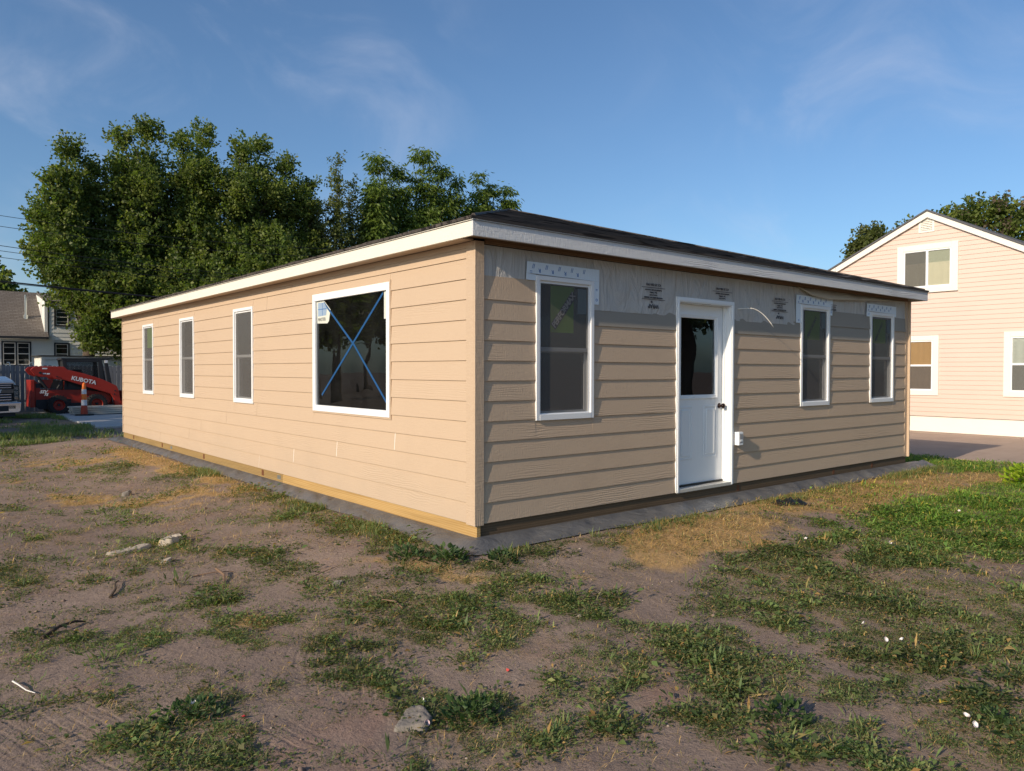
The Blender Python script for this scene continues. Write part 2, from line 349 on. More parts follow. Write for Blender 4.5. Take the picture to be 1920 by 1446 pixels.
# ---------------------------------------------------------------- terrain shape and plant cover (world metres)
GREEN_PATCHES = [
 (-1.642,9.349,1.432,-0.225,0.989,0.724,0.4), (-1.264,7.474,1.36,-0.285,0.966,0.646,0.45), (-0.7,5.571,2.352,-0.703,1.572,1.278,0.55),
 (-0.703,6.048,1.961,-0.561,1.473,1.196,0.5), (-0.596,3.5,2.616,-0.998,1.618,1.497,0.85), (-0.561,2.385,2.085,-0.921,1.3,1.266,0.95),
 (-0.456,1.39,1.934,-1.013,1.301,1.373,0.95), (-0.419,0.47,2.284,-1.404,1.676,1.844,0.95), (-0.403,-0.163,3.148,-2.187,1.782,2.022,1),
 (-0.352,-0.562,3.467,-2.652,3.176,4.056,1), (0.203,-0.529,2.117,-1.857,3.813,5.363,0.9), (0.787,-0.571,1.887,-1.906,3.87,5.639,0.9),
 (1.413,-0.576,1.918,-2.197,3.054,4.521,0.95), (1.928,-0.536,3.067,-3.818,3.094,4.52,0.9), (5.08,-0.369,1.657,-3.064,1.396,1.857,0.896),
 (7.097,-0.327,1.473,-3.306,1.213,1.59,0.896), (-0.925,-0.501,1.341,-0.85,1.715,1.778,0.55), (-1.423,-0.377,2.184,-1.126,1.92,1.844,0.75),
 (-1.229,-0.847,1.695,-1.042,1.387,1.525,0.85), (-0.728,-1.023,1.769,-1.343,1.351,1.701,0.75), (-0.358,-1.169,2.801,-2.456,1.765,2.58,0.6),
 (-1.663,-1.185,3.049,-1.705,1.476,1.762,0.85), (-1.367,-1.321,2.323,-1.519,1.478,1.766,0.85), (-1.389,-1.69,4.408,-3.155,1.943,2.37,0.8),
 (-1.014,-1.72,1.983,-1.642,1.825,2.266,0.8), (-0.792,-1.955,2.512,-2.399,2.397,2.955,0.75), (-0.96,-2.301,2.001,-2.022,2.759,3.364,0.8),
 (-0.902,-2.446,2.152,-2.332,2.45,2.987,0.9), (-0.602,-2.493,3.601,-4.361,1.987,2.424,0.8), (-0.377,-1.521,3.992,-3.811,2.326,3.376,0.7),
 (-0.236,-1.735,2.768,-2.916,2.309,3.328,0.75), (-0.314,-2.04,3.973,-4.488,3.19,4.06,0.6), (-0.401,-2.446,2.262,-2.857,1.467,1.79,0.9),
 (-0.302,-2.635,1.972,-2.745,1.266,1.544,0.9), (-0.342,-2.905,2.147,-3.297,1.809,2.205,0.952), (-0.625,-3.028,3.118,-4.656,2.784,3.392,0.784),
 (-0.294,-3.128,2.778,-4.78,1.943,2.368,0.896), (-0.249,-3.337,2.68,-5.179,2.783,3.39,0.784), (0.508,-2.141,2.333,-3.34,2.234,2.816,0.672),
 (0.468,-2.611,2.769,-4.631,3.473,4.242,0.784), (1.369,-1.98,1.053,-1.711,1.167,1.61,0.952), (1.717,-2.053,0.894,-1.582,0.736,0.994,1.12),
 (1.354,-2.507,0.934,-1.804,0.888,1.086,1.12), (2.355,-2.355,1.015,-2.21,1.244,1.533,0.952), (2.815,-2.503,1.169,-2.88,1.177,1.443,1.008),
 (2.953,-1.884,1.213,-2.487,1.387,2.074,0.728), (1.512,-2.962,0.641,-1.53,1.102,1.347,1.064), (1.546,-3.288,0.565,-1.584,0.794,0.97,1.12),
 (1.386,-3.557,0.942,-2.971,0.905,1.105,1.12), (0.542,-3.218,1.065,-2.354,1.553,1.895,1.064), (0.76,-3.397,0.895,-2.277,1.236,1.508,1.064),
 (0.821,-3.762,1.493,-4.795,1.741,2.123,0.728), (6.023,-2.087,0.222,-0.702,0.321,0.475,1.568), (6.269,-1.541,0.474,-1.305,0.57,1.057,1.344),
 (4.309,-1.897,0.613,-1.509,0.66,0.991,1.12), (5.118,-2.521,0.9,-2.994,0.646,0.795,1.12), (3.79,-1.587,1.5,-3.167,1.332,2.362,0.672),
 (10.372,-0.388,0.206,-0.608,0.292,0.634,1.344), (9.306,0.133,0.674,-1.663,0.143,0.916,1.344), (8.392,-1.536,0.661,-2.198,0.644,1.328,1.232),
 (-0.963,-3.169,2.615,-3.743,1.986,2.418,0.952), (-0.742,-3.28,3.197,-5.196,3.224,3.926,0.672), (-0.78,-3.611,2.684,-5.187,2.529,3.077,0.672),
 (-0.168,-3.714,1.63,-4.017,2.373,2.889,0.672), (-0.132,-3.886,1.539,-4.314,2.014,2.452,0.896), (-0.261,-4.099,1.504,-4.828,2.337,2.843,0.952),
 (-0.8,-3.825,3.042,-6.725,4.258,5.178,0.56), (-0.508,-4.119,1.35,-4.116,3.274,3.981,0.952), (-1.065,-3.552,2.65,-4.496,4.144,5.04,0.448),
 (-1.072,-3.432,3.58,-5.656,3.918,4.766,0.504), (-1.943,-2.293,5.546,-3.738,2.28,2.776,0.9), (-2.002,-2.546,4.355,-3.117,2.174,2.645,0.85),
 (-1.951,-2.021,5.414,-3.329,3.408,4.151,0.7), (-2.043,-1.865,5.494,-3.072,3.958,4.823,0.5), (-1.713,-2.446,5.173,-4.104,3.754,4.571,0.7),
 (-1.539,-2.515,3.664,-3.214,3.635,4.427,0.8), (-1.376,-2.412,3.446,-3.11,3.954,4.818,0.6), (-1.318,-2.62,4.546,-4.529,3.518,4.285,0.75),
 (-1.44,-2.811,4.098,-4.198,3.42,4.164,0.85), (-1.803,-2.709,4.089,-3.436,3.744,4.557,0.7), (-1.705,-2.911,3.984,-3.805,4.631,5.634,0.6),
 (-2.032,-2.813,3.012,-2.354,5.037,6.126,0.7), (-1.352,-3.142,3.486,-4.28,5.4,6.57,0.4), (-2.765,-1.582,6.794,-2.165,2.5,3.044,0.95),
 (-2.779,-1.844,7.125,-2.416,3.183,3.874,0.9), (-3.089,-1.28,7.247,-1.541,5.562,6.772,0.7), (-3.362,-1.489,8.356,-1.266,7.528,9.16,0.5),
 (-3.108,-1.668,4.276,-0.984,3.329,4.05,0.65), (-2.999,-1.906,4.711,-1.317,3.575,4.349,0.65), (-2.704,-1.043,6.131,-1.792,7.4,9.02,0.75),
 (-2.057,-1.545,5.329,-2.702,4.873,5.94,0.75), (-2.265,-1.843,5.911,-2.897,4.231,5.154,0.5), (-3.124,1.604,5.78,-0.681,1.697,2.077,0.85),
 (-2.776,1.225,6.992,-1.249,2.178,2.666,0.6), (-2.679,3.02,3.253,-0.493,1.845,2.266,0.8), (-1.955,1.992,3.658,-0.999,2.038,2.08,0.85),
 (-1.602,1.102,2.764,-1.015,1.653,1.415,0.65), (-1.591,0.151,3.987,-1.731,2.056,1.804,0.75), (-2.059,0.279,5.267,-1.786,2.611,2.943,0.85),
 (-2.245,-0.822,3.459,-1.32,2.372,2.894,0.75), (-2.413,-0.048,2.704,-0.79,2.892,3.533,0.55), (-2.71,-0.324,3.334,-0.828,2.739,3.343,0.5),
 (-3.133,0.023,3.97,-0.602,2.741,3.345,0.5), (-3.214,0.47,6.847,-0.859,4.036,4.93,0.4), (-1.829,-0.804,3.079,-1.459,1.982,2.289,0.75),
 (-1.941,-1.183,4.243,-2.08,2.97,3.624,0.75), (-2.11,12.049,1.954,-0.206,1.053,1.024,0.8), (0.225,20.374,1.033,-0.168,0.256,0.327,0.9),
 (0.745,17.366,1.921,-0.397,0.553,0.702,0.7), (-1.995,3.99,3.132,-0.657,2.052,2.09,0.4), (-2.676,4.76,3.259,-0.409,1.303,1.606,0.4),
]
DRY_PATCHES = [
 (1.744,-0.99,0.804,-1.073,0.995,1.721,1.15), (1.25,-1.081,1.376,-1.713,0.925,1.618,0.92), (2.392,-0.824,0.914,-1.307,1.058,1.789,1.15),
 (3.813,-0.543,0.805,-1.327,0.781,1.171,1.035), (5.493,-0.645,0.525,-1.077,0.567,0.921,1.265), (6.928,-0.833,0.472,-1.161,0.544,0.998,1.265),
 (8.467,-1.174,0.598,-1.823,0.827,1.999,1.15), (4.113,-1.017,0.757,-1.44,1.058,1.975,0.92), (7.147,-0.153,0.886,-1.93,0.959,1.216,1.035),
 (0.138,-1.214,3.131,-3.162,3.095,5.26,0.575), (-0.507,9.627,2.25,-0.518,0.968,0.875,1.1), (-0.469,8.041,2.012,-0.524,1.103,1.048,1.1),
 (-0.436,6.713,2.144,-0.627,1.24,1.238,1.1), (-0.381,5.228,2.769,-0.939,1.407,1.523,1.1), (-0.359,4.303,2.905,-1.087,1.574,1.753,1),
 (-2.085,5.42,2.452,-0.424,1.244,1.31,0.7), (-1.688,4.498,2.164,-0.498,2.241,1.82,0.7), (-1.424,4.376,3.352,-0.874,2.097,1.507,0.6),
 (-0.698,-0.297,1.681,-1.099,2.576,2.637,0.6), (-2.119,-0.493,4.831,-1.843,3.128,3.779,0.6), (-0.596,-0.719,2.251,-1.66,3.65,4.453,0.6),
 (-0.921,4.406,1.944,-0.607,1.834,1.367,0.6), (-1.642,9.349,1.079,-0.169,0.716,0.544,0.5), (-0.917,0.148,2.291,-1.281,3.525,3.03,0.4),
 (-2.35,7.363,2.587,-0.325,1.048,1.261,0.45),
]

def ground_base(x, y):
    dx = np.maximum(np.maximum(-x, x - 8.5), 0); dy = np.maximum(np.maximum(-y, y - 12.6), 0)
    d = np.hypot(dx, dy)
    return -.17 - .10 * sstep(d, .35, 2.15) - .04 * sstep(x, 9, 11.5)
def flat_zone(x, y):
    """1 where the ground is levelled for driveway, slab and house pad"""
    a = sstep(x, 11.0, 11.5)
    b = sstep(x, .2, .6) * sstep(y, 17.3, 17.8)
    c = sstep(x, -.5, -.3) * sstep(-x, -9.0, -8.8) * sstep(y, -.5, -.3) * sstep(-y, -13.0, -12.8)
    return np.maximum(np.maximum(a, b), c)
def ground_z(x, y):
    x = np.asarray(x, float); y = np.asarray(y, float)
    k = 1 - flat_zone(x, y)
    far = sstep(np.hypot(x, y), 25, 60)
    h = (fbm(x, y, 1.6, 3, 3) - .5) * .07 + (fbm(x, y, .22, 3, 9) - .5) * .018 + (fbm(x, y, .07, 2, 21) - .5) * .009
    return ground_base(x, y) + h * k * (1 - far)
def patches(x, y, L):
    d = np.zeros_like(x)
    for cx, cy, a, b, c, e, w in L:
        u = a * (x - cx) + b * (y - cy); v = c * (x - cx) + e * (y - cy)
        d = np.maximum(d, w * np.exp(-(u * u + v * v) ** 1.3 * .75))
    return d
def off_limits(x, y):
    h = (x > -.30) & (x < 8.85) & (y > -.33) & (y < 12.9)
    return h | (x > 11.45) | ((x > .5) & (y > 17.6))
def green_density(x, y):
    d = patches(x, y, GREEN_PATCHES)
    n = fbm(x, y, .55, 3, 31) - .5; n2 = fbm(x, y, .16, 3, 37) - .5
    n3 = fbm(x, y, .05, 2, 41) - .5; g = sstep(d + n * 1.0 + n2 * 1.5 + n3 * 1.0, .30, .90)
    bgd = sstep(fbm(x, y, .35, 4, 77), .50, .75) * .20
    g = g * (.22 + .78 * np.maximum(sstep(fbm(x, y, .085, 3, 43), .40, .60), sstep(x, 1.2, 3.0)))
    g = g * (1 - .88 * sstep(patches(x, y, DRY_PATCHES) + n * .5 + n2 * .5, .45, .80) * sstep(x, .5, 1.5))
    lawn = sstep(x, 7.0, 8.0) * sstep(-x, -11.6, -11.3) * sstep(y, -12, -6) * sstep(-y, 2.6, 3.4)
    lawn = np.maximum(lawn, sstep(x, 9.3, 9.6) * sstep(-x, -11.6, -11.3) * sstep(y, -.2, .3))
    lawn = np.maximum(lawn, sstep(np.hypot(x - 2, y - 3), 19, 24) * .5)
    v = np.maximum(np.maximum(g, bgd), lawn)
    return np.where(off_limits(x, y), 0, v)
def dry_density(x, y):
    d = patches(x, y, DRY_PATCHES)
    n = fbm(x, y, .5, 3, 51) - .5; n2 = fbm(x, y, .14, 3, 57) - .5
    g = sstep(d + n * .6 + n2 * .9, .30, .85)
    g = np.maximum(g, sstep(patches(x, y, GREEN_PATCHES) + n2, .25, .7) * .22)
    return np.where(off_limits(x, y), 0, g)

def axis_pts(a, b, step, lo, hi, grow=1.22):
    p = list(np.arange(a, b + 1e-6, step)); s = step
    q = b
    while q < hi: s *= grow; q += s; p.append(q)
    s = step; q = a; r = []
    while q > lo: s *= grow; q -= s; r.append(q)
    return np.array(r[::-1] + p)
gx = axis_pts(-4.7, 11.6, .043, -500, 700); gy = axis_pts(-5.4, 13.5, .045, -500, 700)
X, Y = np.meshgrid(gx, gy); Zg = ground_z(X, Y)
nxg, nyg = len(gx), len(gy)
idx = np.arange(nxg * nyg).reshape(nyg, nxg)
Fq = np.stack([idx[:-1, :-1], idx[:-1, 1:], idx[1:, 1:], idx[1:, :-1]], -1).reshape(-1, 4)
def fast_mesh(name, V, F, mats, col=None, smooth=False, colname='Col'):
    me = bpy.data.meshes.new(name); k = F.shape[1]
    me.vertices.add(len(V)); me.vertices.foreach_set('co', np.ascontiguousarray(V, np.float32).ravel())
    me.loops.add(F.size); me.loops.foreach_set('vertex_index', np.ascontiguousarray(F, np.int32).ravel())
    me.polygons.add(len(F)); me.polygons.foreach_set('loop_start', np.arange(0, F.size, k, dtype=np.int32))
    me.polygons.foreach_set('loop_total', np.full(len(F), k, np.int32))
    if smooth: me.polygons.foreach_set('use_smooth', np.ones(len(F), bool))
    me.update(calc_edges=True)
    if col is not None:
        a = me.color_attributes.new(colname, 'FLOAT_COLOR', 'POINT')
        c = np.ones((len(V), 4), np.float32); c[:, :3] = col; a.data.foreach_set('color', c.ravel())
    for m in mats: me.materials.append(m)
    return me
gcov = np.stack([green_density(X, Y).ravel(), dry_density(X, Y).ravel(),
                 (sstep(fbm(X, Y, .8, 2, 91), .35, .55) * sstep(-Y, 0.2, 1.5) * sstep(-X, 1.2, 2.2)).ravel()], 1)
def mat_ground():
    m = NM('dirt_ground'); a = m.attr('Col'); sp = m.n('ShaderNodeSeparateColor'); m.l(a, sp.inputs[0])
    big = m.noise(.55, 5, .6); mid = m.noise(3.2, 6, .65); fine = m.noise(38, 5, .7); vf = m.noise(160, 3, .6)
    c = m.mix(m.ramp(big, [(.35, 0), (.65, 1)]), (.250, .184, .150), (.340, .256, .206))
    c = m.mix(m.math('MULTIPLY', m.ramp(mid, [(.4, 0), (.7, 1)]), .55), c, (.20, .150, .122))
    c = m.mix(m.math('MULTIPLY', m.ramp(fine, [(.35, 1), (.6, 0)]), .38), c, (.11, .082, .066))
    c = m.mix(m.math('MULTIPLY', m.ramp(vf, [(.60, 0), (.72, 1)]), .45), c, (.42, .33, .27))
    reddish = m.ramp(m.noise(1.1, 4, .6, (1, 1, 1), .6), [(.56, 0), (.72, .45)]); c = m.mix(reddish, c, (.27, .150, .115))
    straw = m.noise(1, 6, .8, (30, 64, 10), 2.2)
    sm_ = m.math('MULTIPLY', m.ramp(straw, [(.34, 0), (.48, 1)]), m.math('MINIMUM', m.math('MULTIPLY', m.math('SUBTRACT', sp.outputs[1], .14), 1.05), .75))
    c = m.mix(sm_, c, m.mix(m.noise(1, 4, .7, (60, 22, 10), 1.5), (.34, .20, .075), (.70, .44, .17)))
    gl = m.math('MULTIPLY', m.ramp(m.noise(30, 4, .7), [(.35, 0), (.6, 1)]), m.math('MULTIPLY', sp.outputs[0], .62))
    c = m.mix(gl, c, (.14, .135, .060))
    h = m.math('ADD', m.math('MULTIPLY', m.noise(26, 6, .65), 1.0), m.math('MULTIPLY', m.noise(90, 4, .6), .45))
    b = m.bump(h, .013, .8)
    # tyre treads pressed in the bare dirt: sets of thin parallel grooves
    for rot, off in ((.52, 0.0), (-.28, .4)):
        w = m.n('ShaderNodeTexWave'); w.wave_type = 'BANDS'; w.bands_direction = 'X'; w.inputs['Scale'].default_value = 5.2
        w.inputs['Distortion'].default_value = 1.3; w.inputs['Detail'].default_value = 3; m.l(m.coord((1, 1, 0), (0, 0, rot)), w.inputs['Vector'])
        msk = m.ramp(m.noise(1, 2, .5, (1.9 if rot > 0 else 1.4, .55, 1), .2, (0, 0, rot)), [(.54, 0), (.62, 1)])
        k = m.math('MULTIPLY', m.math('MULTIPLY', msk, sp.outputs[2]), m.ramp(w.outputs['Fac'], [(.0, 0), (.35, 1)]))
        b = m.bump(k, .009, .30, b)
    return m.pbr(c, .95, 0, b, .15)
M['ground'] = mat_ground()
gm = fast_mesh('ground', np.stack([X.ravel(), Y.ravel(), Zg.ravel()], 1), Fq, [M['ground']], gcov, True)
link('ground', gm, None, None, kind='structure')

def mat_leaf(name, trans=.38, rough=.55, spec=.3, gain=1.0):
    m = NM(name); c = m.attr('Col')
    if gain != 1: c = m.mix(1.0, c, gain, 'MULTIPLY')
    p = m.n('ShaderNodeBsdfPrincipled'); m.l(c, p.inputs['Base Color']); p.inputs['Roughness'].default_value = rough
    p.inputs['Specular IOR Level'].default_value = spec
    t = m.n('ShaderNodeBsdfTranslucent'); m.l(m.mix(1.0, c, (1.3, 1.5, .6), 'MULTIPLY'), t.inputs[0])
    x = m.n('ShaderNodeMixShader'); x.inputs[0].default_value = trans
    m.l(p.outputs[0], x.inputs[1]); m.l(t.outputs[0], x.inputs[2]); m.l(x.outputs[0], m.out.inputs['Surface']); return m.m
M['weed'] = mat_leaf('weed_leaf'); M['straw'] = mat_leaf('dry_grass', .2, .7, .15)

def leaves(P, A, T, L, W, fold=.25):
    """P base points, A unit direction of each leaf, T unit sideways, L length, W width -> folded diamond quads"""
    N = np.cross(A, T); L = L[:, None]; W = W[:, None]
    base = P; tip = P + A * L - N * L * .12; mid = P + A * L * .5
    l = mid + T * W * .5 + N * W * fold; r = mid - T * W * .5 + N * W * fold
    V = np.stack([base, r, tip, l], 1).reshape(-1, 3)
    n = len(P); F = np.arange(n * 4).reshape(n, 4); return V, F
def unit(v): return v / np.maximum(np.linalg.norm(v, axis=1, keepdims=True), 1e-9)
def rand_in(n, region, g):
    x0, x1, y0, y1 = region; return g.uniform(x0, x1, n), g.uniform(y0, y1, n)
CAM = np.array([-3.91, -5.22])
def in_view(x, y, lo=0.0, hi=60, pad=.10):
    dx = x - CAM[0]; dy = y - CAM[1]; d = np.hypot(dx, dy); a = np.arctan2(dx, dy) - .6918
    return (d >= lo) & (d < hi) & (np.abs(a) < R(34.2) + pad) 
GREENS = np.array([(.145, .205, .068), (.115, .175, .060), (.170, .225, .072), (.105, .145, .056), (.220, .235, .088), (.190, .185, .088)])
DRYS = np.array([(.60, .39, .14), (.48, .29, .10), (.64, .46, .20), (.32, .21, .09), (.40, .33, .13)])
wV, wF, wC = [], [], []; sV, sF, sC = [], [], []; off = [0, 0]
def add(kind, V, F, Cc):
    i = 0 if kind == 'w' else 1
    (wV, sV)[i].append(V); (wF, sF)[i].append(F + off[i]); (wC, sC)[i].append(Cc); off[i] += len(V)
def weed_band(n, lo, hi, region, Lm, per, seed, thr_h=1.0):
    g = np.random.default_rng(seed)
    x, y = rand_in(n, region, g); k = in_view(x, y, lo, hi); x, y = x[k], y[k]
    d = green_density(x, y); k = g.random(len(x)) < d; x, y, d = x[k], y[k], d[k]
    z = ground_z(x, y); n = len(x)
    hue = sstep(fbm(x, y, .7, 3, 61), .35, .65); dryk = dry_density(x, y)
    kind = g.random(n) < .30 + .5 * sstep(x, 4.0, 6.5)        # True: grassy tuft, False: broadleaf rosette
    vig = .6 + .8 * sstep(fbm(x, y, .3, 3, 65), .3, .7)
    rep = np.repeat(np.arange(n), per); m = len(rep)
    az = g.uniform(0, 2 * np.pi, m); el = np.where(kind[rep], g.uniform(.45, 1.35, m), g.uniform(-.05, .65, m))
    A = np.stack([np.cos(az) * np.cos(el), np.sin(az) * np.cos(el), np.sin(el)], 1)
    T = unit(np.stack([-np.sin(az), np.cos(az), g.normal(0, .35, m)], 1)); T = unit(T - A * (T * A).sum(1, keepdims=True))
    rr = g.uniform(0, 1, m) ** .6 * Lm * 2.6 * vig[rep]; hh = np.where(kind[rep], 0, g.uniform(0, 1, m) ** 1.6 * Lm * 1.5 * vig[rep])
    P = np.stack([x[rep] + np.cos(az) * rr, y[rep] + np.sin(az) * rr, z[rep] - .004 + hh], 1)
    L = Lm * g.uniform(.55, 1.35, m) * vig[rep] * np.where(kind[rep], 1.7, 1.0); W = L * np.where(kind[rep], g.uniform(.10, .18, m), g.uniform(.38, .62, m))
    W = np.where(kind[rep], np.maximum(W, .004 + lo * .0003), W)
    V, F = leaves(P, A, T, L, W)
    ci = g.integers(0, len(GREENS), m); col = GREENS[ci] * g.uniform(.7, 1.3, (m, 1)) * (1 + .35 * (hue[rep, None] - .5))
    yl = (g.random(m) < .05 + .22 * dryk[rep]); col[yl] = DRYS[g.integers(0, len(DRYS), yl.sum())] * .8
    lawn = sstep(x[rep], 1.5, 5.5)[:, None]; col = col * (1 - lawn) + col * np.array([1.05, 1.42, .68]) * lawn
    add('w', V, F, np.repeat(col, 4, 0))
def straw_band(n, lo, hi, region, Lm, seed, wmin, thr=None, base=.0):
    g = np.random.default_rng(seed)
    x, y = rand_in(n, region, g); k = in_view(x, y, lo, hi); x, y = x[k], y[k]
    d = np.maximum(dry_density(x, y), base * (.25 + 1.5 * sstep(fbm(x, y, .4, 3, 83), .4, .7)) * (~off_limits(x, y))); k = g.random(len(x)) < d; x, y = x[k], y[k]
    z = ground_z(x, y); m = len(x)
    az = g.uniform(0, 2 * np.pi, m); el = np.abs(g.normal(.25, .38, m))
    L = Lm * g.uniform(.4, 1.6, m)
    A = np.stack([np.cos(az) * np.cos(el), np.sin(az) * np.cos(el), np.sin(el)], 1)
    T = np.stack([-np.sin(az), np.cos(az), np.zeros(m)], 1)
    P = np.stack([x, y, z + .003 + g.uniform(0, .012, m)], 1); W = np.maximum(wmin, L * .035)
    col = DRYS[g.integers(0, len(DRYS), m)] * g.uniform(.7, 1.25, (m, 1))
    gr = g.random(m) < .22; col[gr] = (.16, .17, .055)
    dk = (g.random(m) < .40) & (dry_density(x, y) < .4); col[dk] = (.085, .062, .046); L[dk] *= .5
    V, F = leaves(P, A, T, L, W, .1)
    add('s', V, F, np.repeat(col, 4, 0))
VR = (-4.6, 11.6, -5.4, 13.5)
weed_band(130000, 0, 5.2, (-4.6, 1.6, -5.4, .6), .0165, 10, 101)
weed_band(190000, 5.2, 8.5, (-4.6, 4.6, -5.4, 3.6), .019, 7, 102)
weed_band(260000, 8.5, 14, (-4.6, 11.6, -5.0, 9.0), .026, 5, 103)
weed_band(90000, 14, 21, (-4.6, 11.6, -3, 14), .04, 4, 104)
weed_band(9000, 0, 6.2, (-4.6, 2.4, -5.4, 1.6), .034, 9, 121)
weed_band(14000, 6.2, 11, (-4.6, 8, -5.4, 6), .040, 8, 122)
straw_band(170000, 0, 6.5, (-4.6, 3, -5.4, 2.5), .042, 111, .0022, base=.42)
straw_band(420000, 6.5, 11, (-4.6, 8, -5.4, 6.5), .060, 112, .0042, base=.30)
straw_band(330000, 11, 20, (-4.6, 11.6, -4, 14), .075, 113, .006, base=.12)
def tufts(n, seed):
    """taller grass that has escaped trampling along the edge of the skirt and here and there in the yard"""
    g = np.random.default_rng(seed)
    side = g.random(n) < .5; s = g.random(n)
    x = np.where(side, -.30 - np.abs(g.normal(0, .13, n)), -.2 + s * 9.0); y = np.where(side, -.2 + s * 7.0, -.42 - np.abs(g.normal(0, .14, n)))
    k = sstep(fbm(x, y, .8, 3, 141), .42, .58) > g.random(n); x, y = x[k], y[k]
    x2, y2 = g.uniform(-4.6, 8, n // 5), g.uniform(-5.4, 6, n // 5); k = (g.random(n // 5) < green_density(x2, y2) * .5) & in_view(x2, y2, 0, 14)
    x, y = np.concatenate([x, x2[k]]), np.concatenate([y, y2[k]]); z = ground_z(x, y); n = len(x); h = g.uniform(.035, .095, n) * (.6 + .8 * sstep(fbm(x, y, .5, 2, 143), .4, .65))
    rep = np.repeat(np.arange(n), 9); m = len(rep); az = g.uniform(0, 2 * np.pi, m); el = g.uniform(.7, 1.45, m)
    A = np.stack([np.cos(az) * np.cos(el), np.sin(az) * np.cos(el), np.sin(el)], 1); T = np.stack([-np.sin(az), np.cos(az), np.zeros(m)], 1)
    P = np.stack([x[rep] + g.normal(0, .012, m), y[rep] + g.normal(0, .012, m), z[rep] - .004], 1); L = h[rep] * g.uniform(.5, 1.2, m)
    V, F = leaves(P, A, T, L, np.full(m, .0055), .1); col = GREENS[g.integers(0, 6, m)] * g.uniform(.8, 1.3, (m, 1)); d = g.random(m) < .18; col[d] = DRYS[g.integers(0, 5, d.sum())] * .8
    add('w', V, F, np.repeat(col, 4, 0))
tufts(2600, 140)
print('weeds', off)
me = fast_mesh('weeds', np.concatenate(wV), np.concatenate(wF), [M['weed']], np.concatenate(wC))
tag(link('weeds', me, None, None, kind='stuff'), 'low green weeds and grass growing in patches over the bare dirt', 'weeds')
me = fast_mesh('dry_grass', np.concatenate(sV), np.concatenate(sF), [M['straw']], np.concatenate(sC))
tag(link('dry_grass', me, None, None, kind='stuff'), 'tan dead grass and straw lying on the dirt', 'dry grass')
# grass and rough weeds in the shade beyond the new house
wV, wF, wC = [], [], []; sV, sF, sC = [], [], []; off = [0, 0]
g = np.random.default_rng(5)
n = 9000; x = g.uniform(-3.6, 1.6, n); y = g.uniform(13.3, 25, n)
k = (g.random(n) < sstep(fbm(x, y, 1.2, 3, 5), .42, .62)) & ~((x > .45) & (y > 17.7)); x, y = x[k], y[k]; n = len(x)
for rp in range(7):
    az = g.uniform(0, 6.28, n); el = g.uniform(.5, 1.4, n)
    A = np.stack([np.cos(az) * np.cos(el), np.sin(az) * np.cos(el), np.sin(el)], 1); T = np.stack([-np.sin(az), np.cos(az), np.zeros(n)], 1)
    V, F = leaves(np.stack([x + g.normal(0, .05, n), y + g.normal(0, .05, n), ground_z(x, y)], 1), A, T, g.uniform(.06, .2, n), np.full(n, .016))
    add('w', V, F, np.repeat(GREENS[g.integers(0, 6, n)] * 1.1, 4, 0))
me = fast_mesh('shaded_grass', np.concatenate(wV), np.concatenate(wF), [M['weed']], np.concatenate(wC))
tag(link('shaded_grass', me, None, None, kind='stuff'), 'rough green grass in the shade by the concrete slab', 'grass')

# pebbles and crumbs of earth on the bare dirt
g = np.random.default_rng(8); n = 5200
x, y = g.uniform(-4.6, 8, n), g.uniform(-5.4, 8, n); k = in_view(x, y, 0, 13) & ~off_limits(x, y) & (g.random(n) < .25 + sstep(fbm(x, y, .5, 3, 15), .5, .7)); x, y = x[k], y[k]; n = len(x)
s = g.uniform(.003, .011, n) * (1 + (g.random(n) < .06) * 1.2); z = ground_z(x, y) + s * .2
octa = np.array([(1, 0, 0), (0, 1, 0), (-1, 0, 0), (0, -1, 0), (0, 0, .7), (0, 0, -.7)], float)
V = octa[None] * s[:, None, None] * g.uniform(.6, 1.4, (n, 6, 1)) + np.stack([x, y, z], 1)[:, None]
tri = np.array([(0, 1, 4), (1, 2, 4), (2, 3, 4), (3, 0, 4), (1, 0, 5), (2, 1, 5), (3, 2, 5), (0, 3, 5)])
F = (tri[None] + (np.arange(n) * 6)[:, None, None]).reshape(-1, 3)
cc = np.array([(.20, .145, .12), (.26, .19, .155), (.34, .28, .24), (.15, .11, .09)])[g.integers(0, 4, n)]
M['crumb'] = mat_leaf('crumb_colour', 0.0, .9, .1)
me = fast_mesh('pebbles', V.reshape(-1, 3), F, [M['crumb']], np.repeat(cc, 6, 0))
tag(link('pebbles', me, None, None, kind='stuff'), 'small pebbles and crumbs of earth scattered on the dirt', 'pebbles')

# ================================================================ the new house
E_ = .1778; A_, B_ = 8.515, 12.645; ZT = 2.43; OV = .20
house = thing('house', 'new single-storey house with beige lap siding, white fascia and black hip roof, still unfinished', 'house', (0, 0, -.12))
HM = Matrix.Translation((0, 0, .12))
def hp(mb, name, mat, parent=None, **k):
    """a part of the house, built in world coordinates"""
    p = parent or house
    if p is house:
        o = mb.build(name, mat, house, **k); o.matrix_parent_inverse = HM; return o
    return mb.build(name, mat, p, **k)
LWIN = [(1.405, 3.18), (5.089, 5.846), (7.69, 8.469), (10.156, 10.908)]
RWIN = [(.672, 1.426), (5.291, 6.043), (7.237, 8.008)]
WZ = (.868, 2.217); DOOR = (2.715, 3.785, .01, 2.145)
